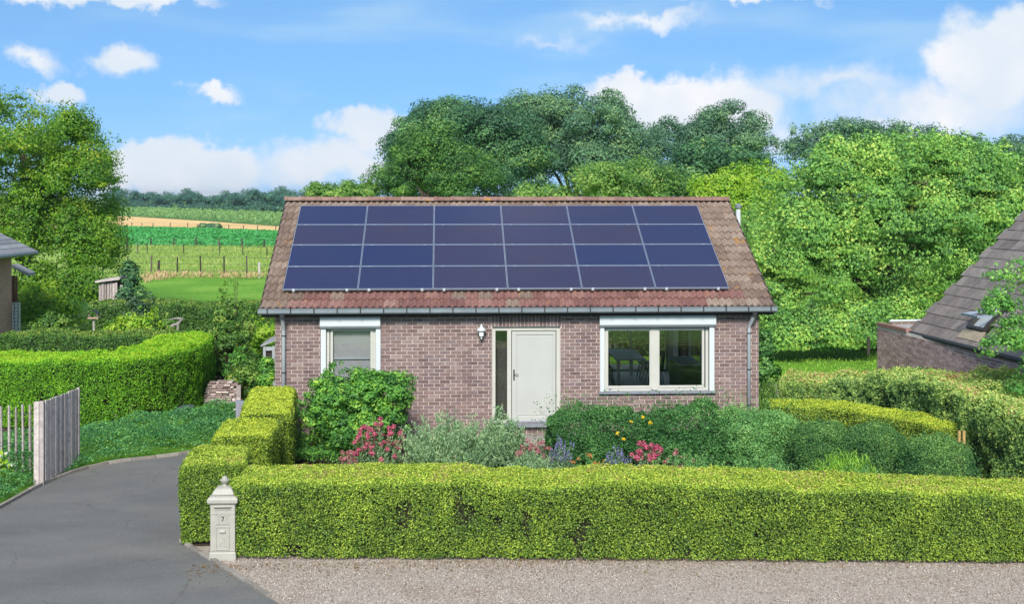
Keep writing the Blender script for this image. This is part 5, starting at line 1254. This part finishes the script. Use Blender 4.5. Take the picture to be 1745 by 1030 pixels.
# flowering plants in the bed
def sp(name, label, px, top, d, rx, nst, per, seed, mat, **kw):
    v = D(px, top, d); return spikes(name, label, (v.x, v.y), rx, kw.pop('ry', rx*.7), v.z, nst, per, seed, mat, **kw)
sp('valerian', 'large clump of pink valerian beside the round green shrub', 645, 716, 24.6, .50, 85, 60, 81, L_silver, leaf=.05, flower=P_pink, fl_leaf=.035, fl_n=46, fl_r=.055, fl_h=.10, hvar=.5, fl_frac=.85, cat='flower')
sp('valerian', 'small pink valerian low under the left of the round shrub', 596, 764, 24.0, .16, 14, 40, 82, L_silver, leaf=.045, flower=P_rose, fl_n=30, fl_r=.045, fl_h=.09, cat='flower')
sp('valerian', 'bright pink valerian in front of the middle dark shrub', 1104, 750, 23.6, .26, 34, 45, 83, L_silver, leaf=.05, flower=P_pink, fl_n=50, fl_r=.055, fl_h=.11, hvar=.3, cat='flower')
sp('valerian', 'faded pink valerian before the door step', 908, 738, 23.9, .34, 34, 45, 84, L_silver, leaf=.05, flower=P_rose, fl_n=30, fl_r=.05, fl_h=.10, hvar=.4, fl_frac=.8, cat='flower')
sp('silver_shrub', 'tall silvery grey feathery plant left of the front door', 770, 697, 24.2, .98, 330, 95, 85, L_silver, leaf=.07, lean=.45, hvar=.55, aspect=.22, ry=.6)
sp('silver_shrub', 'silvery upright stems reaching up before the door frame', 855, 684, 24.6, .36, 80, 80, 86, L_silver, leaf=.075, lean=.5, hvar=.4, aspect=.25)
sp('silver_shrub', 'low silvery mound below the faded pink flowers', 905, 768, 22.8, .50, 150, 60, 87, L_silver, leaf=.055, hvar=.35)
sp('silver_shrub', 'low grey green mound before the middle shrub', 1180, 770, 22.6, .75, 200, 55, 88, L_bush3, leaf=.055, hvar=.4)
sp('silver_shrub', 'low pale mound before the corner shrub', 1300, 776, 22.4, .75, 180, 55, 89, L_bush3, leaf=.055, hvar=.4)
sp('lavender', 'purple lavender spikes left of the hypericum shrub', 957, 748, 23.6, .20, 50, 40, 90, L_silver, leaf=.05, flower=P_lav, fl_leaf=.025, fl_n=22, fl_r=.016, fl_h=.16, hvar=.3, cat='flower', aspect=.15)
sp('lavender', 'purple lavender spikes left of the bright pink flowers', 1050, 763, 22.9, .32, 60, 40, 91, L_silver, leaf=.05, flower=P_lav, fl_leaf=.025, fl_n=20, fl_r=.016, fl_h=.14, hvar=.35, cat='flower', aspect=.15)
sp('groundcover_plant', 'low reddish orange tinged plants at the hedge between the lavenders', 1000, 775, 22.4, .42, 120, 40, 92, L_bush3, leaf=.05, flower=P_or, fl_n=10, fl_r=.03, fl_h=.05, fl_frac=.5, hvar=.4)
sp('valerian', 'pale pink flower tips between grey mounds before the middle shrub', 1160, 762, 23.0, .30, 20, 30, 93, L_silver, leaf=.05, flower=P_rose, fl_n=16, fl_r=.035, fl_h=.07, cat='flower')
sp('grass_tuft', 'bright green grass tuft between the conifer mounds', 1440, 760, 22.5, .30, 150, 16, 94, L_grass, leaf=.14, aspect=.10, lean=1.3, hvar=.4, upright=3)
sp('groundcover_plant', 'pale yellowish low plants before the conifer mounds', 1470, 785, 21.8, .5, 120, 40, 95, L_bush3, leaf=.05, hvar=.4)
sp('tall_grass', 'bright tall grass clump at the bungalow right corner', 1308, 640, 30.0, .22, 90, 30, 96, L_light, leaf=.14, aspect=.14, hvar=.4, upright=3)
sp('perennial', 'yellow green low perennials left of the grey post', 382, 690, 30.5, .34, 90, 45, 97, L_yellow, leaf=.06, hvar=.4)
sp('perennial', 'green low perennials left of the yellowish ones, by the stone heap', 352, 692, 31.2, .40, 110, 45, 98, L_bush, leaf=.065, hvar=.4)
sp('hogweed', 'white umbel flower with yellowish leaves at the left edge by the pickets', 4, 764, 23.4, .12, 7, 22, 99, L_yellow, leaf=.10, aspect=.6, flower=leafmat('white_umbel', [(0, (.7, .7, .6)), (1, (.8, .8, .72))], .2, .7, .1, 3), fl_leaf=.03, fl_n=40, fl_r=.08, fl_h=.04, fl_frac=.45, hvar=.3, upright=.2)
# ground cover: bank by the drive and the dark carpet under the round shrub
def carpet(name, px, n, seed, mat, hmax, edge=None, leaf=.06):
    x, y, rng = strew(px, n, seed); n = len(x); P2 = np.stack([x, y, 0*x], 1)
    hh = hmax*(.30+.75*vnoise(P2*1.5, seed)+.55*vnoise(P2*4.2, seed+1))
    if edge is not None:
        e = np.array([(p.x, p.y) for p in edge]); dist = np.full(n, 9.0)
        for a, b in zip(e[:-1], e[1:]):
            ab = b-a; t = np.clip(((np.stack([x, y], 1)-a)@ab)/(ab@ab), 0, 1); q = a+t[:, None]*ab; dist = np.minimum(dist, np.hypot(x-q[:, 0], y-q[:, 1]))
        hh = hh*np.clip(dist/.5, .12, 1)**.6
    z = hh*(1-.55*rng.random(n)**2)
    return leaf_obj(name, np.stack([x, y, z+.01], 1), rng.normal(size=(n, 3))*.7+np.array([0, -.15, .8]), leaf*(.6+.8*rng.random(n)), rng, mat, None, np.clip(rng.random(n)*.8+.1, 0, 1), kind='stuff', tri=True, aspect=.6)
carpet('ground_cover', [DL[i]+Vector((-.06, .05, 0)) for i in range(2, len(DL)-2)]+[G(412, 742), G(398, 716), G(372, 714), G(330, 722), G(250, 738), G(130, 756), G(0, 770), G(-100, 782), G(-190, 900)], 120000, 101, L_cover, .44, DL, .062)
carpet('ground_cover', [G(500, 800), G(500, 762), G(585, 762), G(620, 800)], 9000, 102, L_bush, .28, None, .06)
carpet('ground_cover', [G(640, 845), G(640, 800), G(1330, 800), G(1660, 815), G(1660, 845)], 26000, 103, L_bush3, .20, None, .05)
# ------------------------------------------------------------------ fences, gate, post box and small things
def wirefence(label, pts, h, rad, wires, seed, tall=None):
    """round posts at (px, py) on the ground, wires between"""
    t = thing('wire_fence', label, 'fence', G(*pts[0])); rr = random.Random(seed); tops = []
    for i, (px, py) in enumerate(pts):
        b = G(px, py); hh = h*rr.uniform(.92, 1.06)*(tall or {}).get(i, 1); r_ = rad*(1.5 if tall and i in tall else 1)
        m = MB(); lean = Vector((rr.uniform(-.03, .03), rr.uniform(-.03, .03), 0)); m.tube([b+Vector((0, 0, -.1)), b+lean*.5+Vector((0, 0, hh*.5)), b+lean+Vector((0, 0, hh))], [r_*1.05, r_, r_*.9], 8)
        m.build('post', M_post, t); tops.append((b, hh))
    for w in wires:
        m = MB(); m.tube([b+Vector((0, -rad, h*w)) for b, hh in tops], .012 if h < 2 else .02, 4); m.build('wire', M_wire, t)
    return t
wirefence('near field fence of dark round posts and wire along the mown lawn', [(175, 470), (218, 470), (258, 470.5), (302, 470.5), (342, 471.5), (382, 472.5), (421, 472.5), (462, 473.5), (505, 474), (550, 474)], 1.38, .055, (.95, .62, .3), 1)
wirefence('second field fence with thin grey posts across the meadow', [(165, 437), (217, 437), (234.5, 437), (251, 436), (313, 436.5), (374, 437), (414, 438), (455, 443), (500, 440)], 1.15, .05, (.9, .5), 2)
wirefence('third field fence of thick posts at the edge of the beet field', [(178, 420), (217, 420.5), (257, 421), (296, 421.5), (334, 421.5), (373, 422), (412, 423), (450, 424), (490, 425)], 1.05, .085, (.88, .5), 3)
wirefence('far low fence between the beet field and the ripe wheat', [(190, 388.5), (207, 388.6), (224.5, 388.6), (242, 388.8), (261, 389), (290, 389), (320, 389.4), (340, 391), (366, 392), (390, 393), (415, 394), (439, 395), (470, 396.3)], .95, .07, (.9,), 4)
fp_ = thing('stump_post', 'short thick wooden post standing in the lawn edge left of the fence', 'post', G(270, 475)); 
m = MB(); b = G(270, 470); m.tube([b, b+Vector((.03, 0, 1.05))], .085, 8); m.build('post', M_post, fp_)
fq_ = thing('stump_post', 'short thick grey post at the right end of the near fence', 'post', G(442, 474))
m = MB(); b = G(442, 474); m.tube([b, b+Vector((.0, 0, 1.05))], .085, 8); m.build('post', M_greywood, fq_)
sh('shrub', 'small round bush at the wheat edge beyond the beet field', 355, 384, 212, 2.0, 2500, 104, L_oak2, leaf=.5, clump_r=.6)
# paling fence
pf = thing('paling_fence', 'grey chestnut paling fence standing in the ground cover at the left edge', 'fence', D(20, 700, 24.2)*1)
pf.location.z = 0
rr = random.Random(6)
for px, top, bot in ((-34, 694, 806), (-22, 692, 808), (-10, 694, 807), (1.5, 693, 806), (15, 692, 808), (27, 695, 807), (38, 690, 804), (51, 691, 803)):
    d = 24.25; a, b = D(px, top, d), D(px+rr.uniform(-1.5, 1.5), bot, d); m = MB()
    w = .028+rr.uniform(-.003, .005); m.add([], [])
    vs = []; n = 6
    m.tube([b, b.lerp(a, .5)+Vector((rr.uniform(-.012, .012), 0, 0)), a], [w, w*.95, w*.85], 5); m.build('paling', M_greywood, pf)
for py in (706, 755, 797):
    a, b = D(-40, py, 24.21), D(62, py, 24.0); m = MB(); m.tube([a, a.lerp(b, .5)+Vector((0, 0, -.01)), b], .006, 4); m.build('wire', M_wire, pf)
gp = thing('gate_post', 'broad double board gate post between palings and wooden gate', 'post', (G(66, 831).x, G(66, 831).y, 0))
for (px0, px1, dd, top) in ((57.2, 66.0, 0, 686), (66.3, 74.0, .03, 685.5)):
    a, b = D(px0, 831, 23.62+dd), D(px1, 831, 23.62+dd); zt = D(65, top, 23.62).z; m = MB(); m.box((a.x, a.y, -.05), (b.x, a.y+.09, zt)); m.build('post_board', M_greywood, gp, bevel=.006)
g0, g1 = D(76, 800, 23.75), D(130.5, 800, 25.3); gt = thing('gate', 'grey weathered wooden board gate standing open beside the driveway', 'gate', (g0.x, g0.y, 0))
u = Vector((g1.x-g0.x, g1.y-g0.y, 0)); L = u.length; u.normalize(); o_ = Vector((u.y, -u.x, 0)); nbd = 14
for i in range(nbd):
    a = g0+u*(L*i/nbd+.003); a.z = 0; w = L/nbd-.010-rr.uniform(0, .008); zt = 1.585+rr.uniform(-.012, .010); zb = .07+rr.uniform(-.01, .01)
    m = MB(); m.poly([a+Vector((0, 0, zb)), a+u*w+Vector((0, 0, zb)), a+u*w+o_*.0+Vector((0, 0, zt)), a+Vector((0, 0, zt))], o_*(.022+rr.uniform(-.004, .006))); m.build('board', M_gate, gt, bevel=.003)
for z in (.38, 1.25):
    a = Vector((g0.x, g0.y, z))-o_*.045; m = MB(); m.poly([a, a+u*L, a+u*L+Vector((0, 0, .10)), a+Vector((0, 0, .10))], o_*.04); m.build('rail', M_greywood, gt)
m = MB(); e = Vector((g1.x, g1.y, 0))+u*.012; m.poly([e+Vector((0, 0, .06)), e+u*.035+Vector((0, 0, .06)), e+u*.035+Vector((0, 0, 1.6)), e+Vector((0, 0, 1.6))], o_*.05); m.build('end_post', M_greywood, gt)
# post box
mb0 = D(383, 950, 18.98); mx_, my_ = mb0.x, mb0.y
pb_ = thing('post_box', 'ornate cream cast metal post box with urn finial at the hedge corner', 'post box', (mx_, my_, 0))
S_ = 2155/18.98; zz = lambda py: (950-py)/S_
hw_ = .185
m = MB(); m.lathe((mx_, my_, 0), [(.198, 0), (.198, .035), (.193, .115), (.186, .135)], sq=True); m.build('plinth', M_mail, pb_, bevel=.006)
m = MB(); m.lathe((mx_, my_, .1355), [(.183, 0), (.183, .70)], sq=True); m.build('body', M_mail, pb_, bevel=.010)
m = MB(); m.lathe((mx_, my_, .836), [(.184, 0), (.20, .01), (.222, .035), (.226, .085), (.20, .115), (.17, .128)], sq=True); m.build('cornice', M_mail, pb_, bevel=.006)
m = MB(); m.lathe((mx_, my_, .9645), [(.158, 0), (.160, .025), (.150, .055), (.118, .10), (.06, .118)], sq=True); m.build('lid', M_mail, pb_, bevel=.012)
m = MB(); m.lathe((mx_, my_, 1.08), [(.035, 0), (.028, .03), (.05, .05), (.072, .082), (.074, .092), (.045, .100), (.042, .125), (.034, .135), (.012, .150)], 16); m.build('finial', M_mail, pb_, smooth=False)
fy = my_-.183
m = MB(); m.box((mx_-.125, fy-.014, .768), (mx_+.125, fy+.003, .782)); m.poly([(mx_-.13, fy, .815), (mx_-.13, fy-.022, .806), (mx_-.13, fy-.018, .80), (mx_-.13, fy, .80)], (.26, 0, 0)); m.build('letter_flap', M_mail, pb_)
m = MB(); m.box((mx_-.12, fy-.0035, .783), (mx_+.12, fy+.002, .7995)); m.build('slot', M_black, pb_)
m = MB()
for sx in (-1, 1):
    m.box((mx_+sx*.183, fy-.008, .700), (mx_+sx*.098, fy+.002, .715)); m.obox((mx_+sx*.085, fy-.003, .694), (.02, 0, sx*-.016), (0, .006, 0), (.004, 0, .006))
    m.box((mx_+sx*.066-.005, fy-.008, .59), (mx_+sx*.066+.005, fy+.002, .678)); m.obox((mx_+sx*.075, fy-.004, .575), (.018, 0, 0), (0, .008, 0), (0, 0, .018)); m.obox((mx_+sx*.095, fy-.004, .548), (.014, 0, 0), (0, .008, 0), (0, 0, .014))
m.box((mx_-.066, fy-.008, .672), (mx_+.066, fy+.002, .681)); m.box((mx_-.085, fy-.008, .538), (mx_+.085, fy+.002, .546))
for k in range(7):
    a = math.pi*(k/6); m.obox((mx_+.045*math.cos(a), fy-.004, .682+.030*math.sin(a)), (.010, 0, 0), (0, .006, 0), (0, 0, .006))
    m.obox((mx_+.055*math.cos(a), fy-.004, .572-.020*math.sin(a)), (.009, 0, 0), (0, .007, 0), (0, 0, .007))
m.build('number_surround', M_mail, pb_, bevel=.003)
m = MB(); m.box((mx_-.058, fy-.003, .585), (mx_+.058, fy+.001, .671)); npl = m.build('number_plate', M_mail, pb_)
m = MB(); m.box((mx_-.022, fy-.0075, .652), (mx_+.022, fy-.0031, .663)); m.poly([(mx_+.022, fy-.0075, .6518), (mx_+.010, fy-.0075, .6518), (mx_-.008, fy-.0075, .597), (mx_+.004, fy-.0075, .597)], (0, .0044, 0)); m.build('numeral', M_black, npl)
m = MB()
x0, x1, z0, z1 = mx_-.102, mx_+.102, .165, .520
for (a, b, c, d_) in ((x0, x1, z0, z0+.018), (x0-.012, x1+.012, z1-.022, z1), (x0, x0+.014, z0+.0181, z1-.0221), (x1-.014, x1, z0+.0181, z1-.0221)): m.box((a, fy-.012, c), (b, fy+.002, d_))
m.build('door_moulding', M_mail, pb_, bevel=.004)
m = MB(); m.lathe((mx_, fy, .425), [(.045, -.005), (.052, .01), (.04, .03), (.015, .045)], 10)
for i, v in enumerate(m.v):
    m.v[i] = (v[0], fy-.022*(1-abs(v[2]-.44)/.06)-(.004), v[2]) if v[1] < fy else (v[0], fy+.002, v[2])
for k in range(12):
    a = 2*math.pi*k/12; m.obox((mx_+.042*math.cos(a), fy-.001, .25+.028*math.sin(a)), (.007, 0, 0), (0, .005, 0), (0, 0, .007))
for k in range(5): m.obox((mx_+.02*math.sin(k*1.6), fy-.001, .30+k*.024), (.006, 0, 0), (0, .0045, 0), (0, 0, .007))
m.build('relief', M_mail, pb_, bevel=.003)
# heap of flat stones, stake and grey post, plastic sheet
hb = D(375, 686, 33.3); heap = thing('stone_heap', 'heap of stacked pinkish flat stones at the end of the bright hedge', 'stones', (hb.x, hb.y, 0))
M_flag = piecemat('pinkish_flat_stone', [(0, (.22, .16, .15)), (.5, (.36, .28, .27)), (1, (.55, .46, .44))], .9, 18)
rr = random.Random(12); z = 0.0
for lay in range(9):
    wd = .42*(1-.42*(lay/9)**2); x = -wd
    while x < wd:
        w = rr.uniform(.09, .20); m = MB(); m.obox((hb.x+x+w/2, hb.y+rr.uniform(-.05, .05)+lay*.015, z+.03), Vector((w/2*.96, rr.uniform(-.01, .01), rr.uniform(-.008, .008))), (0, .16, rr.uniform(-.01, .01)), (0, 0, .026+rr.uniform(-.006, .004))); m.build('flat_stone', M_flag, heap, bevel=.008); x += w
    z += .062
b = D(407, 700, 30); stk = thing('stake', 'weathered wooden stake standing behind the grey post', 'stake', (b.x, b.y, 0)); zt = D(407, 657, 30).z
m = MB(); m.box((b.x-.055, b.y-.03, -.02), (b.x+.05, b.y+.03, zt)); m.build('stake_board', M_greywood, stk, bevel=.005)
m = MB(); m.box((b.x-.05, b.y-.045, zt-.35), (b.x+.045, b.y-.031, zt-.28)); m.build('cleat', M_greywood, stk)
b = D(410, 700, 28.6); gpst = thing('post', 'square grey metal post behind the middle golden hedge block', 'post', (b.x, b.y, 0)); zt = D(410, 686, 28.6).z
m = MB(); m.box((b.x-.10, b.y-.06, 0), (b.x+.105, b.y+.06, zt)); m.build('pillar', plain('grey_coated_metal', (.22, .22, .26), .5, .1), gpst, bevel=.008)
m = MB(); m.box((b.x-.108, b.y-.068, zt+.001), (b.x+.113, b.y+.068, zt+.02)); m.build('cap', M_alu, gpst); m = MB(); m.tube([(b.x-.105, b.y-.02, zt-.16), (b.x-.15, b.y-.03, zt-.17)], .016, 8); m.build('knob', M_cream, gpst)
q = [G(290, 712), G(326, 716), G(332, 703), G(308, 699)]; m = MB(); m.poly([(v.x, v.y, .13+.05*i % .08) for i, v in enumerate(q)], (0, 0, .012)); tag(m.build('plastic_sheet', plain('blue_grey_plastic', (.10, .12, .16), .35, .15), None), 'blue grey plastic sheet lying on the bank below the hedge', 'sheet')
# hedge stakes at the foot of the tall hedge
for (px, py, k) in ((133, 737, 0), (199, 722, 1), (225, 719, 2), (310, 700, 3), (334, 690, 4)):
    b = G(px, py); t = thing('hedge_stake', ('thin grey stake at the hedge foot right beside the open gate', 'short pale stake at the hedge foot, left of a pair', 'short pale stake at the hedge foot, right of a pair', 'pale stake at the hedge foot next to the blue grey sheet', 'pale stake at the far end of the hedge foot near the stone heap')[k], 'stake', (b.x, b.y, 0), 'stakes along the hedge foot')
    m = MB(); m.tube([b+Vector((0, -.1, -.05)), b+Vector((.01, -.1, .9 if k == 0 else .42))], [.03, .025], 6); m.build('stake_pole', M_greywood, t)
# bird table
b = D(160, 560, 41); bt = thing('bird_table', 'small wooden bird table on a post between the dark hedges', 'bird table', (b.x, b.y, 0)); z1 = D(160, 543, 41).z
m = MB(); m.box((b.x-.03, b.y-.03, 0), (b.x+.03, b.y+.03, z1)); m.build('post', M_greywood, bt)
m = MB(); m.box((b.x-.17, b.y-.15, z1+.001), (b.x+.17, b.y+.15, z1+.03)); m.build('tray', plain('pinkish_wood', (.42, .28, .22), .8, .1), bt)
m = MB(); m.poly([(b.x-.17, b.y-.15, z1+.17), (b.x, b.y-.15, z1+.27), (b.x+.17, b.y-.15, z1+.17), (b.x, b.y-.15, z1+.24)], (0, .3, 0)); m.build('roof', M_black, bt)
m = MB(); [m.box((b.x+s-.01, b.y-.1, z1+.03), (b.x+s+.01, b.y-.08, z1+.19)) for s in (-.13, .13)]; m.build('upright', M_greywood, bt)
# curved dry branch
b = D(303, 556, 41); cbh = thing('dry_branch', 'curved pale dry branch lying before the far hedge', 'branch', (b.x, b.y, 0)); m = MB()
m.tube([D(288, 545, 41), D(300, 543, 41), D(309, 543.5, 41)], [.02, .03, .04], 6); m.tube([D(292, 556, 41), D(303, 552, 41), D(309, 546, 41), D(312, 542, 41)], [.05, .045, .035, .02], 6); m.tube([(b.x, b.y, 0), D(303, 552, 41)], .04, 6); m.build('branch', M_gatewood, cbh)
# shed
s0, s1 = D(168, 470, 49.5), D(209, 470, 49.5); sd_ = thing('shed', 'small weathered grey wooden shed half hidden by the left tree', 'shed', ((s0.x+s1.x)/2, s0.y, 0)); zt = s0.z-.25; rr = random.Random(2)
nb_ = 7; wid = (s1.x-s0.x)*.78
for i in range(nb_):
    m = MB(); x = s0.x+wid*i/nb_; m.box((x+.006, s0.y+rr.uniform(-.02, .02), 0), (x+wid/nb_-.006-rr.uniform(0, .02), s0.y+.03, zt-.04*(i % 2))); m.build('board', M_greywood, sd_)
m = MB(); m.box((s0.x, s0.y+.05, 0), (s0.x+wid, s0.y+1.6, zt-.05)); m.build('body', M_fascia, sd_)
m = MB(); m.poly([(s0.x-.1, s0.y-.15, zt-.02), (s0.x+wid+.12, s0.y-.15, zt+.10), (s0.x+wid+.12, s0.y-.15, zt+.17), (s0.x-.1, s0.y-.15, zt+.05)], (0, 1.9, 0)); m.build('roof', M_greywood, sd_)
m = MB(); m.box((s1.x-.11, s0.y-.02, 0), (s1.x-.01, s0.y+.06, zt-.12)); m.build('corner_post', M_greywood, sd_); m = MB(); m.box((s0.x+wid+.02, s0.y+.9, 0), (s1.x-.02, s0.y+.95, zt-.1)); m.build('side_panel', M_fascia, sd_)
# small lean-to shed left of the bungalow
b0_, b1_ = D(444, 590, 33.5), D(475, 590, 33.5); ls = thing('lean_to', 'small grey framed lean-to with sloping roof at the bungalow left wall', 'shed', (b0_.x, b0_.y, 0))
zr = D(446, 592, 33.5).z; m = MB(); m.poly([(b0_.x, b0_.y, zr), (b1_.x, b0_.y, zr+.20), (b1_.x, b0_.y, zr+.26), (b0_.x, b0_.y, zr+.05)], (0, 1.6, 0)); m.build('roof', M_slate, ls)
for px in (450.5, 466):
    a = D(px, 600, 33.55); m = MB(); m.box((a.x-.035, a.y, 0), (a.x+.035, a.y+.06, zr+.02)); m.build('post', M_pipe, ls)
a, c = D(451, 600, 33.55), D(466, 600, 33.55); m = MB(); m.box((a.x+.036, a.y, zr-.10), (c.x-.036, a.y+.05, zr-.0)); m.build('lintel', M_pipe, ls); m = MB(); m.box((a.x+.03, a.y+.08, 0), (c.x+.3, a.y+.1, zr)); m.build('dark_panel', M_fascia, ls)
# right of the house: low concrete kerb wall, green posts, blue-grey post under the walnut
a, c = D(1311, 657, 33), D(1345, 657, 33); lw = thing('low_wall', 'low pale concrete wall at the left end of the olive hedge', 'wall', (a.x, a.y, 0)); m = MB(); m.box((a.x, a.y, 0), (c.x, a.y+.2, a.z-.07)); m.build('wall_body', M_kerb, lw); m = MB(); m.box((a.x-.03, a.y-.03, a.z-.069), (c.x, a.y+.23, a.z)); m.build('coping', M_kerb, lw, bevel=.008)
for k, (px, top) in enumerate(((1299.5, 662), (1314.5, 668))):
    b = D(px, top, 30.5); t = thing('garden_post', ('dark green metal post right beside the bungalow wall', 'dark green metal post before the low concrete wall')[k], 'post', (b.x, b.y, 0), 'green metal posts'); m = MB(); m.tube([(b.x, b.y, 0), (b.x, b.y, b.z)], .035, 8); m.lathe((b.x, b.y, b.z-.01), [(.04, 0), (.04, .03), (.02, .045)], 8); m.build('pole', plain('green_paint', (.012, .07, .06), .4, .1), t)
b = D(1425, 606, 44); gr_ = thing('sapling_guard', 'slim dark post standing in the lawn under the walnut', 'post', (b.x, b.y, 0)); m = MB(); b = G(1480, 585); m.tube([D(1480, 605, 40), D(1480, 575, 40)], .05, 8); m.build('pole', M_post, gr_)
for (px, k) in ((1634, 0), (1642, 1)):
    b = D(px, 735, 23.6); t = thing('stake', ('short pale wooden stake at the right end of the low golden hedge', 'second short wooden stake beside the low golden hedge, nearer the olive hedge')[k], 'stake', (b.x, b.y, 0), 'stakes at the hedge end'); m = MB(); m.tube([(b.x, b.y, 0), (b.x+.01, b.y, b.z)], .03, 6); m.build('stake_pole', plain('yellow_wood', (.42, .29, .11), .8, .2), t)
# ------------------------------------------------------------------ air
def haze():
    m = bpy.data.materials.new('haze_air'); m.use_nodes = True; nt = m.node_tree; nt.nodes.clear()
    o = nd(nt, 'ShaderNodeOutputMaterial'); v = nd(nt, 'ShaderNodeVolumePrincipled')
    v.inputs['Color'].default_value = (.80, .90, 1, 1); v.inputs['Density'].default_value = HAZE; v.inputs['Anisotropy'].default_value = .3
    nt.links.new(v.outputs[0], o.inputs['Volume'])
    b = MB(); b.box((-2600, -410, -1), (2600, 4300, 22)); h = b.build('haze', m, kind='stuff')
HAZE = .0002
haze()
